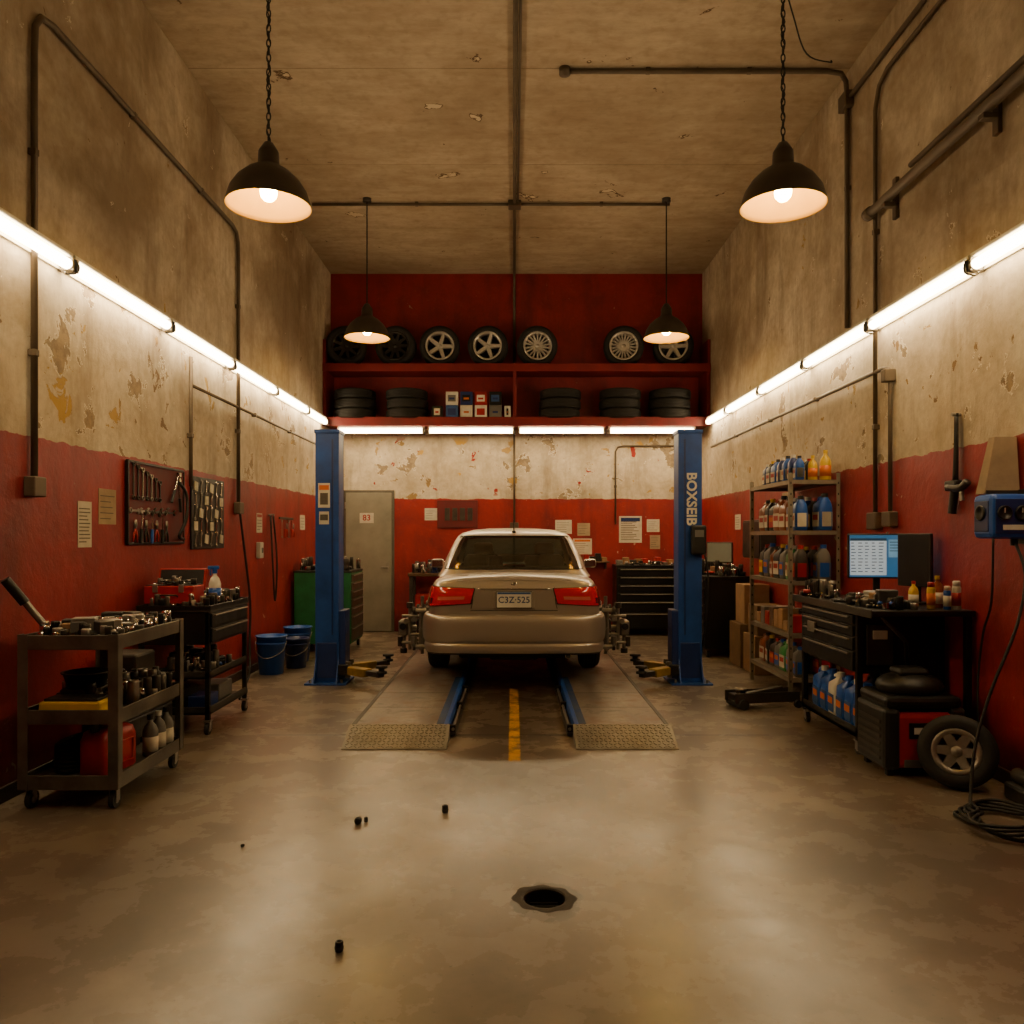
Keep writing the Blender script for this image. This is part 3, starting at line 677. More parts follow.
# ---------------------------------------------------------------- tools
TM=[steel,chrome,darksteel,steel]
def wrench(b,L=.2,m=steel,r=.016):
    b.box(-L/2+r*.8,L/2-r*.8,-r*.4,r*.4,0,.006,m,.001)
    b.tube([(-L/2+r*.7*math.cos(k*.785),r*.9*math.sin(k*.785),.004) for k in range(8)],r*.32,m,5,closed=True)
    b.tube([(L/2+r*math.cos(a),r*math.sin(a),.004) for a in (-.9,-1.6,-2.4,-3.14,2.4,1.6,.9)],r*.38,m,5)
def driver(b,L=.22,m=red):
    b.cyl((-L/2,0,.013),(0,0,.013),.013,m,8); b.cyl((0,0,.013),(L/2,0,.013),.004,chrome,6)
def ratchet(b,L=.24):
    b.cyl((-L/2,0,.014),(-L*.1,0,.014),.012,blackp,8); b.cyl((-L*.1,0,.014),(L*.4,0,.014),.008,chrome,8); b.cyl((L*.42,0,.0),(L*.42,0,.03),.02,chrome,12)
def pliers(b,m=red):
    for s in (-1,1): b.tube([(-.1,s*.03,.008),(-.05,s*.028,.008),(0,0,.008)],.008,m,6); b.tube([(0,0,.008),(.04,-s*.012,.008),(.07,-s*.002,.008)],.007,steel,6)
def scatter(b,x0,x1,y0,y1,z,n,k0=1.,hi=.07):
    M0=b.M.copy(); mgn=.14*k0
    for i in range(n):
        px,py=R.uniform(x0,x1),R.uniform(y0,y1); k=R.random(); a=R.uniform(0,360)
        cx=min(max(px,x0+mgn),x1-mgn) if x1-x0>2*mgn else (x0+x1)/2; cy=min(max(py,y0+mgn),y1-mgn) if y1-y0>2*mgn else (y0+y1)/2
        zz=z+R.choice((0,.005,.012,.028))
        if k<.48:
            b.M=M0; r=R.uniform(.014,.027)*k0; h=R.uniform(.035,hi)*k0; px=min(max(px,x0+r),x1-r); py=min(max(py,y0+r),y1-r)
            b.lathe([(r,0),(r,h*.9),(r*.9,h),(r*.6,h),(r*.55,h*.5),(.001,h*.5)],R.choice([chrome,steel,darksteel,blackm]),10,X=T(px,py,z))
        else:
            b.M=M0@T(cx,cy,zz)@RZ(a)@Matrix.Diagonal((k0,k0,k0,1))
            if k<.66: wrench(b,R.uniform(.14,.22),R.choice(TM))
            elif k<.73: driver(b,m=R.choice([red,yellow,blackp,blackp]))
            elif k<.83: ratchet(b)
            elif k<.89: pliers(b,R.choice([red,blueb,blackp]))
            else:
                s=R.uniform(.03,.055); b.box(-s,s,-s*.7,s*.7,0,s*R.uniform(.8,1.5),R.choice([blackp,darksteel,greyp,darksteel,tan,steel]),.006)
    b.M=M0
def caster(b,x,y,r=.045,z=0):
    b.cyl((x-.014,y,z+r),(x+.014,y,z+r),r,rubber,16); b.cyl((x-.016,y,z+r),(x+.016,y,z+r),r*.5,steel,12)
    for q in (-.02,.017): b.box(x+q,x+q+.003,y-.02,y+.02,z+r*.8,z+2*r+.02,steel)
    b.box(x-.03,x+.03,y-.03,y+.03,z+2*r+.012,z+2*r+.02,steel,.002)

def bottle(kind,col,capm=blackp,label=None):
    b=B({'jug':'motor_oil_jug','can':'spray_can','round':'fluid_bottle','spray':'spray_bottle','gas':'gas_can'}[kind])
    def loft(secs,m,n=20,ex=.35):
        vs=[];fs=[]
        for (hx,hy,z,cx) in secs:
            for i in range(n):
                a=2*math.pi*i/n; c,s_=math.cos(a),math.sin(a)
                vs.append((cx+hx*math.copysign(abs(c)**ex,c),hy*math.copysign(abs(s_)**ex,s_),z))
        for j in range(len(secs)-1):
            for i in range(n): fs.append((j*n+i,j*n+(i+1)%n,(j+1)*n+(i+1)%n,(j+1)*n+i))
        b.add(vs,fs,m,True); b.add(vs,[tuple(range(n-1,-1,-1)),tuple(range((len(secs)-1)*n,len(secs)*n))],m)
    if kind=='jug':
        loft([(.075,.045,0,0),(.082,.052,.008,0),(.082,.052,.17,0),(.075,.048,.2,0),(.045,.035,.225,-.028),(.028,.024,.24,-.038),(.022,.022,.25,-.04)],col)
        b.cyl((-.04,0,.25),(-.04,0,.28),.024,capm,14)
        b.tube([(-.01,0,.235),(.03,0,.25),(.068,0,.235),(.074,0,.18)],.013,col,8,4)
        for s_ in (-1,1): b.box(-.06,.06,s_*.053-.0015,s_*.053+.0015,.03,.14,label or paper,.001); b.box(-.045,.045,s_*.055-.0007,s_*.055+.0007,.08,.12,red if label is None else orange); b.box(.082,.0845,-.035,.035,.03,.14,label or paper); b.box(-.0845,-.082,-.035,.035,.03,.14,label or paper)
    elif kind=='can':
        b.lathe([(.03,0),(.033,.004),(.033,.16),(.028,.178),(.014,.185)],col,18); b.lathe([(.027,.178),(.027,.215),(.022,.22)],capm,16); b.lathe([(.0338,.03),(.0338,.13)],label or paper,18)
    elif kind=='round':
        b.lathe([(.04,0),(.045,.006),(.045,.15),(.036,.18),(.016,.205),(.016,.225)],col,18); b.cyl((0,0,.222),(0,0,.25),.019,capm,14); b.lathe([(.0458,.03),(.0458,.12)],label or paper,18)
    elif kind=='spray':
        b.lathe([(.04,0),(.043,.006),(.043,.13),(.03,.17),(.014,.19),(.014,.21)],col,18); b.cyl((0,0,.205),(0,0,.235),.018,capm,12)
        b.box(-.05,.03,-.012,.012,.235,.26,capm,.005); b.box(-.035,-.025,-.006,.006,.19,.24,capm,.002); b.lathe([(.0438,.03),(.0438,.1)],label or blueb,18)
    elif kind=='gas':
        loft([(.15,.08,0,0),(.16,.09,.01,0),(.16,.09,.2,0),(.14,.08,.25,0),(.1,.05,.27,0)],col); b.cyl((-.1,0,.24),(-.13,0,.31),.028,blackp,12); b.tube([(-.04,0,.26),(-.02,0,.32),(.08,0,.32),(.11,0,.25)],.016,col,8,4)
        for s_ in (-1,1): b.tube([(-.1,s_*.092,.05),(.1,s_*.092,.05),(.1,s_*.092,.18),(-.1,s_*.092,.18)],.006,col,6,closed=True)
    return b
BC={}
def put(kind,col,x,y,z,rz=0,capm=blackp,label=None,sc=1.):
    key=(kind,col.name,capm.name,label.name if label else '')
    if key in BC: o=copy(BC[key],(x,y,z),rz,(sc,)*3)
    else:
        bb=bottle(kind,col,capm,label); o=bb.done(False); BC[key]=o; o.location=(x,y,z); o.rotation_euler[2]=math.radians(rz); o.scale=(sc,)*3
    return o

# --- front utility cart
X0,X1,Y0,Y1=-2.71,-2.17,4.36,5.22
b=B('utility_cart')
for z in (.93,.52,.16):
    b.box(X0+.01,X1-.01,Y0+.01,Y1-.01,z-.012,z-.005,cartm)
    for a in ((X0,X1,Y0,Y0+.012),(X0,X1,Y1-.012,Y1),(X0,X0+.012,Y0,Y1),(X1-.012,X1,Y0,Y1)): b.box(*a,z-.05,z+.03,cartm,.003)
for xx in (X0,X1):
    for yy in (Y0,Y1):
        sx=1 if xx==X0 else -1; sy=1 if yy==Y0 else -1
        b.box(min(xx-sx*.006,xx+sx*.05),max(xx-sx*.006,xx+sx*.05),yy-.006 if sy>0 else yy,yy if sy>0 else yy+.006,.115,.965,cartm,.002)
        b.box(xx-.006 if sx>0 else xx,xx if sx>0 else xx+.006,min(yy,yy+sy*.05),max(yy,yy+sy*.05),.115,.965,cartm,.002)
        caster(b,xx+sx*.04,yy+sy*.05,.047)
b.done()
b=B('hand_tools'); scatter(b,X0+.02,X1-.02,Y0+.03,Y1-.03,.926,240,1.15,.085)
for i in range(11):
    for j in range(3): b.lathe([(.019,0),(.019,.07),(.013,.07),(.012,.03),(.001,.03)],chrome,10,X=T(X0+.06+i*.042,Y0+.52+j*.1,.927))
b.box(X0+.12,X0+.34,Y0+.3,Y0+.5,.926,.975,blackp,.01); b.done()
b=B('torque_wrench'); b.cyl((-2.66,4.55,.97),(-2.80,4.42,1.24),.02,steel,10); b.cyl((-2.745,4.47,1.13),(-2.815,4.405,1.265),.028,blackp,10); b.cyl((-2.66,4.55,.926),(-2.66,4.55,.985),.035,darksteel,12); b.done()
b=B('hand_tools'); scatter(b,X0+.03,X1-.03,Y0+.27,Y1-.04,.516,160,1.25,.12); b.done()
b=B('parts_tray'); b.box(X0+.08,X0+.42,Y0+.04,Y0+.22,.516,.585,yellow,.012); b.box(X0+.10,X0+.40,Y0+.06,Y0+.20,.585,.60,blackp,.004); b.done()
b=B('plastic_basin'); b.box(X0+.06,X0+.26,Y0+.28,Y0+.46,.516,.61,darksteel,.01); b.lathe([(.001,.0),(.1,0),(.13,.085),(.138,.085),(.138,.092),(.125,.092),(.095,.008),(.001,.008)],blackp,24,X=T(X0+.17,Y0+.38,.61)); b.done()
put('gas',red,-2.34,4.60,.155,78,sc=.95)
put('round',greyp,-2.235,4.90,.155); put('round',greyp,-2.235,5.01,.155,0,white); put('round',greyp,-2.235,5.12,.155)
b=B('jumper_cables')
for k in range(6): b.tube([(-2.55+(.09+.006*k)*math.cos(t*.524),4.64+(.13+.015*k)*math.sin(t*.524)+.02*k,.17+.024*k) for t in range(12)],.015,cordm,6,3,True)
b.done()
b=B('parts_box'); b.box(-2.68,-2.42,4.94,5.17,.155,.34,blackp,.01); b.box(-2.68,-2.42,4.94,5.17,.34,.355,darksteel,.004); b.done()

# --- second trolley
X0,X1,Y0,Y1=-2.84,-2.30,6.02,6.88
b=B('tool_trolley')
for xx in (X0,X1-.035):
    for yy in (Y0,Y1-.035): b.box(xx,xx+.035,yy,yy+.035,.11,.93,blackm,.004); caster(b,xx+.018,yy+.018,.045)
b.box(X0,X1,Y0,Y1,.68,.93,blackm,.006); b.box(X0-.01,X1+.01,Y0-.01,Y1+.01,.93,.945,darksteel,.004)
for a in ((X0-.01,X1+.01,Y0-.01,Y0),(X0-.01,X1+.01,Y1,Y1+.01),(X0-.01,X0,Y0,Y1),(X1,X1+.01,Y0,Y1)): b.box(*a,.94,.98,blackm,.003)
for z in (.70,.815): b.box(X1,X1+.012,Y0+.03,Y1-.03,z,z+.1,blackp,.004); b.box(X1+.012,X1+.03,Y0+.06,Y1-.06,z+.08,z+.092,steel,.003)
for z in (.42,.15): b.box(X0,X1,Y0,Y1,z,z+.02,darksteel,.004); b.box(X1-.01,X1,Y0,Y1,z,z+.06,darksteel,.003); b.box(X0,X1,Y0,Y0+.01,z,z+.06,darksteel,.003)
b.done()
b=B('hand_tools'); scatter(b,X0+.01,X1-.01,Y0+.02,Y1-.02,.947,160,1.3,.1); b.done()
b=B('hand_tools'); scatter(b,X0+.03,X1-.03,Y0+.03,Y1-.04,.442,90,1.3,.12); b.done()
b=B('parts_boxes'); b.box(X0+.05,X0+.3,Y0+.1,Y0+.4,.172,.32,blackp,.01); b.box(X0+.1,X0+.45,Y0+.45,Y0+.75,.172,.3,greyp,.01); b.box(X1-.2,X1-.04,Y0+.08,Y0+.3,.172,.28,blued,.01); b.done()
b=B('red_toolbox')
b.M=T(-2.64,6.2,.985); b.box(-.19,.19,-.11,.11,0,.14,red,.01); b.box(-.18,.18,-.1,.1,.14,.145,blackp); b.box(-.19,.19,.09,.12,.12,.30,red,.01,X=RX(-15)); b.box(-.17,.17,.083,.09,.135,.285,blackp,0,X=RX(-15))
for s in (-.1,.1): b.box(s-.02,s+.02,-.12,-.11,.09,.15,steel,.003)
b.tube([(-.07,-.11,.06),(-.07,-.14,.07),(.07,-.14,.07),(.07,-.11,.06)],.007,blackp,6)
scatter(b,-.17,.17,-.09,.07,.145,18); b.done()
put('spray',white,-2.40,6.40,.982,20,blueb,None,1.1)
b=B('storage_crate'); b.box(-2.86,-2.5,5.32,5.85,0.0,.3,blackp,.015); b.box(-2.87,-2.49,5.31,5.86,.3,.33,blackp,.008); b.box(-2.84,-2.52,5.36,5.8,.33,.52,greyp,.02); b.box(-2.8,-2.56,5.4,5.7,.52,.7,darksteel,.02); b.done()

# --- left wall boards / posters
redboard=mk('red_pegboard','64141a',.6,0,.3)
b=B('tool_pegboard'); b.M=LW(6.42,1.76)
b.box(-.50,.50,-.31,.31,.004,.02,redboard,.004)
for a in ((-.5,.5,.3,.32),(-.5,.5,-.32,-.3),(-.51,-.49,-.31,.31),(.49,.51,-.31,.31)): b.box(a[0],a[1],a[2],a[3],.004,.03,blackm,.003)
M0=b.M.copy()
for i in range(7):
    b.M=M0@T(-.42+i*.075,.17-.01*i,.024)@RZ(90); wrench(b,.26-.02*i,R.choice([steel,darksteel]),.02)
for i in range(6):
    b.M=M0@T(-.38+i*.12,-.06,.024)@RZ(R.uniform(-15,15)); wrench(b,.17,R.choice([steel,darksteel]),.02)
for i in range(7):
    b.M=M0@T(-.4+i*.09,-.2,.024)@RZ(90+R.uniform(-8,8)); (driver if i%2 else pliers)(b,m=[red,blackp,blackp,blueb][i%4])
b.M=M0@T(.3,.16,.024)@RZ(60); ratchet(b,.3); b.M=M0@T(.38,.1,.024)@RZ(100); ratchet(b,.3)
b.M=M0; b.tube([(.35,.2,.05),(.45,.1,.07),(.42,-.1,.08),(.35,-.25,.05),(.44,-.28,.05)],.014,cordm,7,5)
b.done()
b=B('tool_board'); b.M=LW(7.5,1.72); b.box(-.40,.40,-.33,.33,.004,.02,blackp,.004); M0=b.M.copy()
for r_ in range(5):
    for i in range(6):
        b.M=M0@T(-.32+i*.125,.24-r_*.12,.022)@RZ(90 if r_%2 else 80)
        if (i+r_)%3==0: b.box(-.04,.04,-.035,.035,0,.01,paper)
        else: wrench(b,.11,R.choice([steel,chrome]),.016)
b.M=M0
b.done()
def poster(M_,w,h,lines=8,m=paper,head=None):
    b=B('poster'); b.M=M_; b.box(-w/2,w/2,-h/2,h/2,.001,.004,m)
    for i in range(lines):
        y=h/2-.12*h-(i+.5)*h*.8/lines; L=w*.42*R.uniform(.6,1); b.box(-w*.42,-w*.42+2*L,y-h*.012,y+h*.012,.004,.0046,paperd)
    if head: b.box(-w*.42,w*.42,h*.3,h*.44,.0046,.005,head)
    b.done()
poster(LW(5.36,1.585),.17,.31,10); poster(LW(5.66,1.715),.24,.25,5,mk('paper_old','b09a7c',.8))
poster(LW(9.05,1.66),.2,.22,5,head=red); poster(LW(10.9,1.7),.25,.2,4,paper)
x=XL+.04
b=B('hanging_cord'); b.tube([(x,8.28,1.8),(x+.02,8.4,1.3),(x+.04,8.5,.8),(x+.05,8.45,.4),(x+.1,8.3,.1),(x+.16,8.0,.014),(x+.3,7.6,.014),(x+.34,7.3,.014)],.012,cordm,7,6); b.done()
b=B('hanging_cord'); b.tube([(x,9.35,1.75),(x+.03,9.33,1.2),(x+.03,9.42,.75),(x+.03,9.5,1.2),(x,9.45,1.75)],.011,cordm,7,6); b.cyl((XL,9.4,1.76),(XL+.07,9.4,1.76),.012,steel); b.done()
b=B('hanging_hand_tools'); b.M=LW(10.1,1.6); b.box(-.3,.3,.12,.15,.0,.02,darksteel,.003); M0=b.M.copy()
for i in range(6): b.M=M0@T(-.25+i*.1,0,.025)@RZ(90); [wrench,driver,pliers][i%3](b)
b.done()
b=B('light_switch_box'); b.M=LW(9.0,1.35); b.box(-.06,.06,-.09,.09,0,.05,white,.008); b.box(-.02,.02,-.03,.03,.05,.06,greyp,.004); b.done()

def bucket(x,y,r=.14,h=.3,m=blueb):
    b=B('bucket'); b.lathe([(.001,0),(r*.8,0),(r,h*.97),(r+.012,h*.97),(r+.012,h),(r-.008,h),(r*.8-.008,.01),(.001,.01)],m,28,X=T(x,y,0))
    b.lathe([(r*.9+.006,h*.78),(r*.96+.012,h*.8),(r*.96+.004,h*.83)],m,28,X=T(x,y,0),caps=False)
    b.tube([(x-r-.012,y,h*.85),(x-r*.9,y-.09,h*.6),(x,y-r-.03,h*.45),(x+r*.9,y-.09,h*.6),(x+r+.012,y,h*.85)],.004,steel,5,5)
    b.sphere((x,y,h*.75),r*.85,greyp,12,(1,1,.35)); b.done()
bucket(-2.66,8.75,.16,.42); bucket(-2.50,9.16,.14,.34,blued); bucket(-2.60,9.6,.16,.42)
def chest(name,X0,X1,Y0,Y1,zt,side,m,rows,dm=None,cast=True):
    b=B(name); z0=.11 if cast else .02
    b.box(X0,X1,Y0,Y1,z0,zt,m,.012); b.box(X0-.006,X1+.006,Y0-.006,Y1+.006,zt-.015,zt+.012,blackm,.005)
    zz=z0+.03; hs=[1.7,1.4]+[1]*(rows-2); tot=sum(hs); avail=zt-.03-zz
    for q in hs:
        h=avail*q/tot
        if side=='-x': b.box(X0-.012,X0,Y0+.02,Y1-.02,zz+.004,zz+h-.006,dm or m,.004); b.box(X0-.028,X0-.012,Y0+.06,Y1-.06,zz+h-.03,zz+h-.018,steel,.003)
        elif side=='+x': b.box(X1,X1+.012,Y0+.02,Y1-.02,zz+.004,zz+h-.006,dm or m,.004); b.box(X1+.012,X1+.028,Y0+.06,Y1-.06,zz+h-.03,zz+h-.018,steel,.003)
        else: b.box(X0+.02,X1-.02,Y0-.012,Y0,zz+.004,zz+h-.006,dm or m,.004); b.box(X0+.06,X1-.06,Y0-.028,Y0-.012,zz+h-.03,zz+h-.018,steel,.003)
        zz+=h
    if cast:
        for xx in (X0+.05,X1-.05):
            for yy in (Y0+.06,Y1-.06): caster(b,xx,yy,.042)
    return b.done()
chest('green_tool_chest',-2.84,-2.10,10.3,11.1,1.05,'+x',green,7,mk('drawer_brown','5b5246',.4,.4,.3))
b=B('hand_tools'); scatter(b,-2.82,-2.12,10.32,11.08,1.064,90,1.5,.12); b.done()

chest('black_tool_chest',1.57,2.50,12.06,12.56,1.06,'-y',blackm,6)
b=B('parts_boxes')
for i in range(9):
    w=R.uniform(.07,.13); h=R.uniform(.05,.14); xx=1.6+i*.098; b.box(xx,xx+.085,12.2,12.2+w+.1,1.073,1.073+h,R.choice([tan,blackp,greyp,red,blued,white]),.006)
b.done()
b=B('hand_tools'); scatter(b,1.6,2.46,12.08,12.19,1.073,30); b.done()
b=B('workbench')
b.box(-1.60,-.98,12.08,12.57,.9,.95,plywood,.006)
for xx in (-1.58,-1.04):
    for yy in (12.1,12.5): b.box(xx,xx+.05,yy,yy+.05,0,.9,darksteel,.004)
b.box(-1.58,-1.0,12.1,12.55,.35,.38,plywood,.004); b.box(-1.5,-1.1,12.15,12.5,.38,.62,red,.01); b.done()
b=B('hand_tools'); scatter(b,-1.58,-1.0,12.1,12.55,.952,45,1.4,.14); b.done()
b=B('bench_vise'); b.M=T(-1.2,12.2,.952+.06); b.box(-.05,.05,-.07,.07,-.06,-.03,blued,.006); b.box(-.035,.035,-.05,.05,-.03,.05,blued,.01); b.box(-.06,.06,-.1,-.06,.02,.09,blued,.01); b.cyl((0,-.1,.04),(0,-.18,.04),.01,steel); b.cyl((-.06,-.17,.04),(.06,-.17,.04),.006,steel); b.done()
poster(BW(-1.30,1.86),.2,.19,4)
b=B('wall_chart'); b.M=BW(-.88,1.86); b.box(-.32,.32,-.22,.22,.002,.02,mk('dark_red_board','5f1516',.6),.004); b.box(-.3,.3,-.2,.2,.02,.021,CACHE['red_pegboard'])
for k in range(4): b.box(-.2+k*.12,-.12+k*.12,-.1,.1,.021,.03,darksteel,.003)
b.done()
poster(BW(.80,1.66),.26,.22,5,paper); poster(BW(1.12,1.62),.2,.2,4,CACHE['paper_old']); poster(BW(1.1,1.35),.3,.25,6,paper,orange)
poster(BW(1.86,1.62),.36,.42,12,paper,blued); poster(BW(2.22,1.68),.2,.2,5); poster(BW(2.25,1.42),.16,.22,5,CACHE['paper_old'])
b=B('wall_shelf_parts'); b.M=BW(1.1,1.12); b.box(-.4,.4,-.02,.0,.0,.28,plywood,.003)
for s in (-.35,.35): b.box(s-.01,s+.01,-.12,-.02,0,.2,darksteel,.002)
for i in range(8): w=.08; b.box(-.38+i*.095,-.38+i*.095+w,.0,R.uniform(.06,.14),.03,.22,R.choice([tan,blackp,red,white,blued,greyp]),.005)
b.done()

# ---------------------------------------------------------------- right side
chest('black_tool_chest',2.38,2.95,9.85,11.25,1.0,'-x',blackm,7)
b=B('hand_tools'); scatter(b,2.4,2.93,9.88,11.2,1.014,90,1.5,.14); b.done()
def monitor(x,y,z,rz,w,h,screen,st=.09):
    b=B('computer_monitor'); b.M=T(x,y,z)@RZ(rz)
    b.box(-.1,.1,-.07,.09,0,.012,blackp,.005); b.box(-.025,.025,.03,.05,.01,st+.1,blackp,.005); b.box(-w/2,w/2,0,.03,st,st+h,blackp,.008); b.box(-w/2+.012,w/2-.012,-.0015,.001,st+.012,st+h-.012,screen)
    return b
scr_off=mk('screen_off','2c2f30',.2,0,.1,bump=0)
b=monitor(2.62,10.1,1.014,-35,.34,.26,mk('screen_pale','8a8f88',.3,0,.1,bump=0),.16); b.done()
b=B('cardboard_boxes'); b.box(2.62,2.97,8.62,9.05,0,.42,tan,.006); b.box(2.6,2.96,9.1,9.55,0,.5,mk('cardboard_dark','7c6040',.85),.006); b.box(2.66,2.96,8.66,9.0,.42,.75,CACHE['cardboard_dark'],.006); b.box(2.655,2.66,8.8,8.86,.42,.75,paper); b.box(2.66,2.95,9.14,9.5,.5,.95,tan,.006); b.done()
SX0,SX1,SY0,SY1=2.50,2.965,7.2,8.4
shm=mk('shelf_metal','98907f',.4,.5,.4)
b=B('metal_shelving_unit')
for xx in (SX0,SX1-.035):
    for yy in (SY0,SY1-.035):
        b.box(xx,xx+.035,yy,yy+.004,0,2.08,shm,.001)
        xa=xx if xx==SX0 else xx+.031; b.box(xa,xa+.004,yy,yy+.035,0,2.08,shm,.001)
        for k in range(20): b.box(xx+.012,xx+.022,yy-.0008,yy,.08+k*.1,.1+k*.1,seam)
for z in [.22,.62,1.10,1.56,2.02]:
    b.box(SX0+.004,SX1-.004,SY0+.004,SY1-.004,z-.004,z,shm)
    for a in ((SX0+.004,SX0+.012,SY0,SY1),(SX1-.012,SX1-.004,SY0,SY1),(SX0,SX1,SY0+.004,SY0+.012),(SX0,SX1,SY1-.012,SY1-.004)): b.box(*a,z-.04,z,shm,.002)
b.done()
pal=[(blueb,blackp,None),(blackp,red,yellow),(greyp,blueb,blueb),(blued,white,None),(amber,blackp,None),(darksteel,red,red),(greenb,white,None),(blackp,yellow,None)]
def row(z,seq,x,y0,dy,rz=0,sc=1.):
    y=y0
    for k in seq:
        c,cp,lb=pal[k]; put('jug',c,x,y,z+.001,rz+R.uniform(-8,8),cp,lb,sc*R.uniform(.92,1.05)); y+=dy
row(2.02,[0,3,0,3,0,7,3],2.62,7.29,.15,85,.85)
row(2.02,[1,7,2],2.84,7.66,.2,85,.85); put('round',yellow,2.86,7.28,2.021,0,yellow,orange,1.1); put('round',yellow,2.74,7.27,2.021,0,yellow,orange,.9)
row(1.56,[0,3,4,4,5,7,4],2.63,7.30,.155,85,1.15); row(1.56,[0,1,3],2.84,7.30,.2,85,1.15)
row(1.10,[5,6,2,7,4,2,1],2.63,7.31,.155,85,1.15); row(1.10,[2,5,7],2.84,7.31,.22,85,1.15)
row(.22,[2,2,6,2,5,7,4],2.63,7.31,.155,85,1.05); row(.22,[5,2,4],2.84,7.31,.2,85,1.1)
b=B('parts_bin_items')
for i in range(16):
    yy=7.26+ (i%8)*.135; xx=2.55+(i//8)*.2; h=R.uniform(.08,.2); b.box(xx,xx+.16,yy,yy+.12,.621,.621+h,R.choice([tan,greyp,blackp,darksteel,white,plywood,red]),.01)
b.done()
b=B('floor_jack'); b.M=T(2.22,7.05,0)@RZ(12)
for s in (-.1,.09): b.box(-.32,.3,s,s+.012,.05,.14,darksteel,.004)
b.box(-.3,-.05,-.09,.09,.06,.12,blackm,.01); b.cyl((-.25,-.13,.045),(-.25,.13,.045),.045,rubber,14)
for s in (-.13,.13): b.cyl((.26,s-.015,.035),(.26,s+.015,.035),.035,rubber,12)
b.box(-.15,.2,-.03,.03,.1,.15,darksteel,.01,X=RY(-8)); b.lathe([(.05,0),(.05,.02)],steel,16,X=T(-.22,0,.15)); b.box(-.25,-.19,-.03,.03,.11,.15,darksteel,.004)
b.done()

BX0,BX1,BY0,BY1=2.36,2.96,5.45,6.5
b=B('computer_workbench')
b.box(BX0-.05,2.985,5.12,6.56,.985,1.025,blackm,.008); b.box(BX0-.055,BX0-.045,5.12,6.56,.975,1.03,darksteel,.003)
for xx in (BX0,BX1-.04):
    for yy in (BY0,BY1-.04): b.box(xx,xx+.04,yy,yy+.04,.1,.985,blackm,.004)
b.box(BX0+.01,BX1,BY0+.01,BY1-.01,.56,.98,blackm,.005)
zz=.57
for h in (.14,.1,.08,.075):
    b.box(BX0-.012,BX0+.01,BY0+.05,BY1-.05,zz+.004,zz+h-.006,blackp,.004); b.box(BX0-.03,BX0-.012,BY0+.1,BY1-.1,zz+h-.03,zz+h-.018,steel,.003); zz+=h
b.box(BX0-.03,BX0-.012,BY1-.35,BY1-.2,.76,.84,steel,.004)
b.box(BX0,BX1,BY0,BY1,.12,.15,blackm,.004); b.box(BX0,BX0+.01,BY0,BY1,.12,.19,blackm,.003); b.box(BX0,BX1,BY0,BY0+.01,.12,.19,blackm,.003); b.box(BX1-.01,BX1,BY0,BY1,.12,.56,blackm)
for xx in (BX0+.03,BX1-.03):
    for yy in (BY0+.04,BY1-.04): caster(b,xx,yy,.04)
b.box(2.93,2.97,5.14,5.18,0,.985,blackm,.004); b.tube([(2.40,5.17,.98),(2.62,5.3,.8),(2.7,5.44,.6)],.015,darksteel,6)
b.box(2.42,2.6,5.435,5.45,.62,.9,darksteel,.004); b.box(2.46,2.56,5.43,5.436,.8,.86,white,.002)
b.done()
for i,y in enumerate([5.55,5.7,5.85,6.0,6.15,6.3]): put('jug',blueb if i!=3 else white,2.46,y,.152,85,white if i%2 else blueb,blued2,1.2)
for i,y in enumerate([5.56,5.76,5.96]): put('jug',blued,2.70,y,.152,85,blackp,None,1.2)
scr=mk('screen_blue','3a6f9c',.3,0,.25,2.5,0,0,.55); scr2=mk('screen_window','aab8c0',.3,0,.05,20,0,0,.7); scr3=mk('screen_ink','2c4a62',.3,0,.1,bump=0,emis=.3)
b=monitor(2.765,6.02,1.026,-6,.44,.34,scr,.16); s0=.07
b.box(-.205,.06,-.0025,-.0014,.115+s0,.395+s0,scr2); b.box(-.205,.06,-.003,-.0025,.375+s0,.395+s0,scr3)
for i in range(10):
    for j in range(5): b.box(-.197+j*.05,-.160+j*.05-R.uniform(0,.018),-.003,-.0025,.355-i*.024+s0,.361-i*.024+s0,scr3)
b.box(.075,.195,-.0025,-.0014,.25+s0,.385+s0,mk('screen_mid','6f9cb8',.3,emis=.6,bump=0))
for i in range(4): b.box(.083,.17,-.003,-.0025,.362-i*.022+s0,.368-i*.022+s0,scr3)
b.done()
b=monitor(2.86,5.68,1.026,-72,.30,.38,scr_off,.12); b.done()
b=B('keyboard'); b.M=T(2.54,5.80,1.026)@RZ(-12); b.box(-.2,.2,-.065,.065,0,.018,blackp,.005)
for i in range(13):
    for j in range(4): b.box(-.185+i*.0285,-.163+i*.0285,-.052+j*.028,-.03+j*.028,.018,.024,greyp if (i+j)%7==0 else blackm,.002)
b.done()
b=B('hand_tools'); scatter(b,2.34,2.66,5.15,5.68,1.027,80,1.2,.08); b.done()
b=B('hand_tools'); scatter(b,2.34,2.52,6.1,6.5,1.027,55,1.2,.12); b.done()
put('round',amber,2.86,5.36,1.026,0,yellow,paper,.85); put('can',yellow,2.76,5.25,1.026,0,red,orange,.8); put('can',white,2.90,5.2,1.026,0,white,red,.85); put('round',yellow,2.72,5.40,1.026,0,red,None,.7); put('can',blueb,2.84,5.2,1.026,0,white,None,.7)

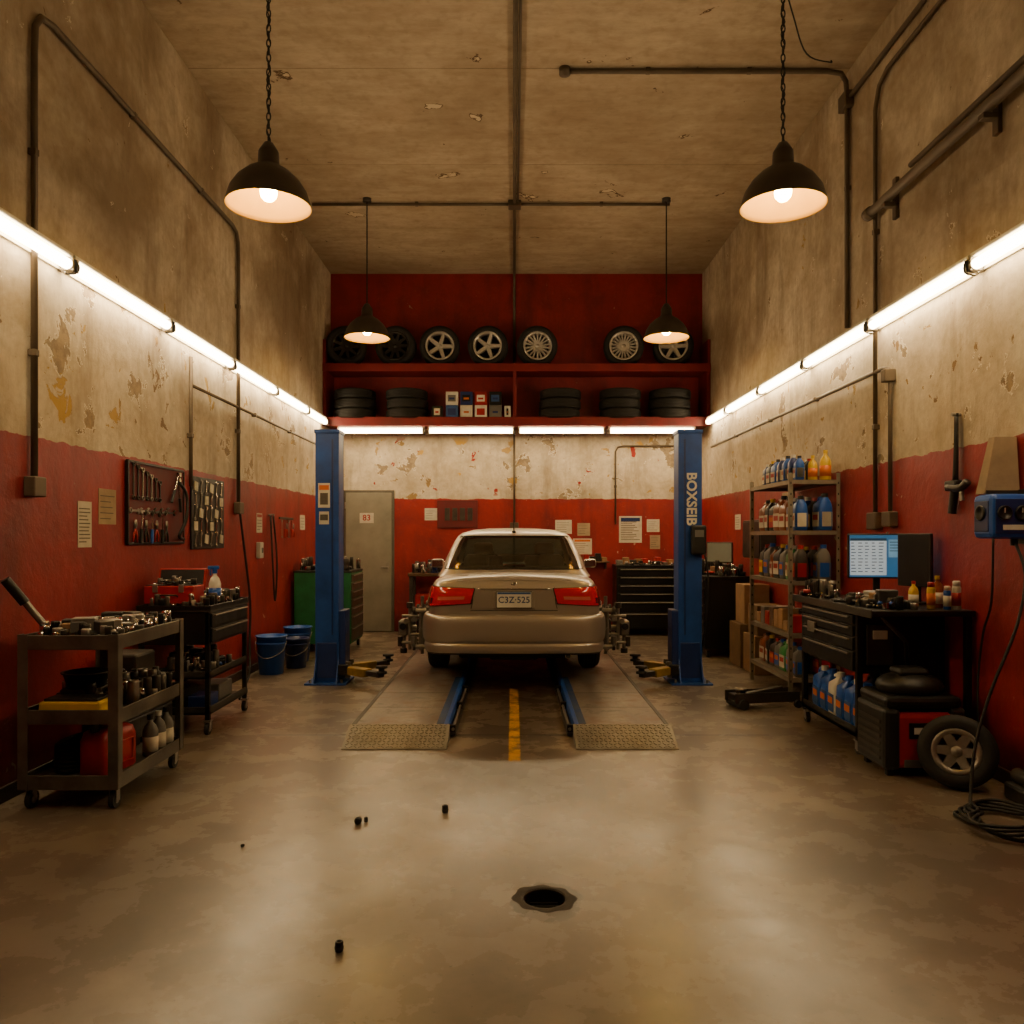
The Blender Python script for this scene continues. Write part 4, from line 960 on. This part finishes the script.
b=B('portable_generator'); b.M=T(2.57,5.16,0)
b.box(-.25,.25,-.2,.2,.05,.40,red,.03); b.box(-.255,-.15,-.21,.21,.04,.43,blackp,.03); b.box(.16,.255,-.21,.21,.04,.43,blackp,.02)
b.box(-.24,.24,-.2,.2,.42,.50,blackm,.03); b.sphere((0,0,.54),.21,blackp,18,(1,.85,.42)); b.box(-.1,.1,-.08,.08,.60,.66,blackp,.03)
b.box(-.10,.12,-.206,-.2,.24,.34,blackm,.004); b.box(-.13,-.02,-.206,-.2,.06,.11,greyp,.004)
b.box(-.07,.0,-.208,-.206,.27,.31,white)
for k in range(6): b.box(-.26,-.255,-.15,.15,.1+k*.045,.12+k*.045,darksteel)
for xx in (-.2,.2):
    for yy in (-.15,.15): b.box(xx-.02,xx+.02,yy-.02,yy+.02,0,.06,rubber,.005)
b.done()
b=B('spare_wheel'); b.M=setM(2.66,4.76,.215,pre=RZ(-35)@RX(-12)); tyre(b,.215,.12,.125); rimf(b,.125,.12,6,steel,dark=darksteel); b.done()
b=B('air_pump'); b.M=T(2.9,4.48,0); b.box(-.08,.08,-.1,.1,0,.1,blackp,.02); b.cyl((0,-.09,.13),(0,.09,.13),.045,darksteel,14); b.cyl((0,0,.1),(0,0,.2),.02,blackp,10); b.done()
b=B('air_hose'); pts=[(2.93,4.64,1.47),(2.9,4.5,1.28),(2.80,4.42,1.0),(2.66,4.42,.65),(2.56,4.40,.35),(2.5,4.34,.12),(2.46,4.26,.015)]
for k in range(52):
    a=k*.55; r=.19+.05*math.sin(k*1.7); pts.append((2.60+r*1.3*math.cos(a+1.8),4.10+r*1.1*math.sin(a+1.8),.014+.0010*k))
pts+=[(2.85,3.95,.012),(2.95,3.7,.012)]
b.tube(pts,.009,cordm,7,4); b.done()
b=B('hanging_cord'); b.tube([(2.96,4.9,1.5),(2.96,4.92,1.1),(2.97,5.02,.9),(2.96,5.06,.6),(2.93,5.0,.3),(2.97,4.95,.1)],.008,cordm,6,5); b.done()
b=B('wall_battery_charger'); b.M=T(2.88,4.68,1.62)
b.box(-.12,.115,-.1,.1,-.13,.13,blueb,.03); b.box(-.1,.1,-.104,-.098,-.1,.1,blued,.004); b.box(-.126,-.118,-.07,.07,-.09,.09,blued,.004)
for xx in (-.052,.05):
    X=frame((1,0,0),(0,0,1),(0,-1,0),(xx,-.104,.02)); b.lathe([(.042,0),(.042,.012),(.036,.014),(.034,.006),(.001,.006)],blackp,20,X=X); b.box(xx-.003,xx+.003,-.112,-.11,.02,.048,white)
b.lathe([(.045,0),(.045,.012),(.036,.014),(.034,.006),(.001,.006)],blackp,20,X=frame((0,-1,0),(0,0,1),(-1,0,0),(-.124,0,.02)))
b.box(-.06,.06,-.108,-.103,-.08,-.05,white,.002); b.cyl((.05,-.03,-.13),(.05,-.03,-.17),.02,blackp,12); b.box(.1,.12,-.05,.05,-.16,.16,darksteel,.003)
b.done()
b=B('cardboard_folder'); b.M=T(2.9,4.74,1.755); b.add([(-.12,-.05,0),(.09,-.05,0),(.09,-.02,.34),(-.04,-.02,.34),(-.12,.04,0),(.09,.04,0),(.09,.04,.34),(-.04,.04,.34)],[(0,1,2,3),(4,7,6,5),(0,4,5,1),(3,2,6,7),(0,3,7,4),(1,5,6,2)],mk('beige_board','a08a6c',.8)); b.box(-.11,.08,-.055,-.05,.0,.02,darksteel) ; b.done()
b=B('hanging_air_tool'); b.M=RW(5.33,2.08); b.cyl((0,.24,0),(0,.24,.06),.012,steel); b.box(-.016,.016,-.22,.25,.02,.035,blackm,.003); b.tube([(.02,.22,.04),(.03,0,.05),(.015,-.2,.05)],.014,cordm,6,4)
b.box(-.08,.06,-.27,-.2,.015,.07,blackm,.012); b.tube([(-.06,-.24,.05),(.1,-.26,.06),(.17,-.22,.05)],.026,darksteel,8,3); b.cyl((.0,-.27,.04),(-.03,-.42,.04),.028,blackp,10); b.cyl((.1,-.25,.05),(.11,-.34,.05),.016,steel,8); b.done()
b=B('air_regulator'); b.M=RW(6.26,1.46); b.cyl((0,.02,.05),(0,.08,.05),.012,steel); b.box(-.04,.04,-.06,.03,.0,.08,steel,.01); b.cyl((0,-.06,.04),(0,-.16,.04),.026,amber,12); b.done()
b=B('wall_cabinet'); b.M=RW(9.4,1.45); b.box(-.35,.35,-.2,.25,0,.18,darksteel,.008); b.box(-.33,0,-.18,.23,.18,.19,blackm,.004); b.box(.01,.33,-.18,.23,.18,.19,blackm,.004); b.done()
poster(RW(8.75,1.85),.2,.28,6,CACHE['paper_old']); poster(RW(10.6,1.7),.26,.2,5)

# ---------------------------------------------------------------- floor bits
def imp(x,y,tip=0,k=1.):
    b=B('impact_socket'); b.M=T(x,y,.0)@RZ(R.uniform(0,90))@Matrix.Diagonal((k,k,k,1))
    if tip: b.M=b.M@T(0,0,.017)@RY(90)@T(0,0,-.02)
    b.lathe([(.016,0),(.017,.004),(.017,.035),(.015,.04),(.010,.04),(.009,.02),(.001,.02)],blackm,12); b.lathe([(.019,.012),(.019,.02)],darksteel,12); b.done()
imp(-.63,2.88,0,.9); imp(-.37,4.33); imp(-.81,4.16,1); imp(-1.31,3.85,1,.4); imp(-.775,4.19,0,.6)
b=B('floor_drain'); vs=[];fs=[]; N=40
for i in range(N):
    a=2*math.pi*i/N; w_=.5+.5*math.sin(a*3+1)*math.sin(a*5+2); r1=.094+.008*w_; r2=.112+.03*w_
    for r_,z in ((.086,-.004),(.090,.002),(r1,.003),(r2,.0006)): vs.append((.13+r_*math.cos(a),3.30+r_*math.sin(a),z))
for i in range(N):
    for k in range(3): fs.append((i*4+k,((i+1)%N)*4+k,((i+1)%N)*4+k+1,i*4+k+1))
b.add(vs,fs,mk('broken_concrete','3a322a',.7,0,.5,20,.4),True)
b.lathe([(.0865,-.002),(.0865,-.105),(.001,-.105)],mk('drain_dark','15100c',.3),32,X=T(.13,3.30,0),caps=False)
for k in range(-2,3):
    w=math.sqrt(max(0,.084**2-(k*.03)**2)); b.box(.13-w,.13+w,3.30+k*.03-.004,3.30+k*.03+.004,-.055,-.045,darksteel)
b.done()

# ---------------------------------------------------------------- world & camera
w=bpy.data.worlds.new('world'); bpy.context.scene.world=w; w.use_nodes=True
bg=w.node_tree.nodes['Background']; bg.inputs[0].default_value=(1,.8,.6,1); bg.inputs[1].default_value=.02
cam=bpy.data.cameras.new('camera'); co=bpy.data.objects.new('camera',cam); bpy.context.scene.collection.objects.link(co)
co.location=(0,0,1.5); co.rotation_euler=(math.radians(90),0,0)
cam.sensor_width=36; cam.lens=27.95; cam.shift_y=.0244; cam.shift_x=-.001; cam.clip_start=.05
bpy.context.scene.camera=co
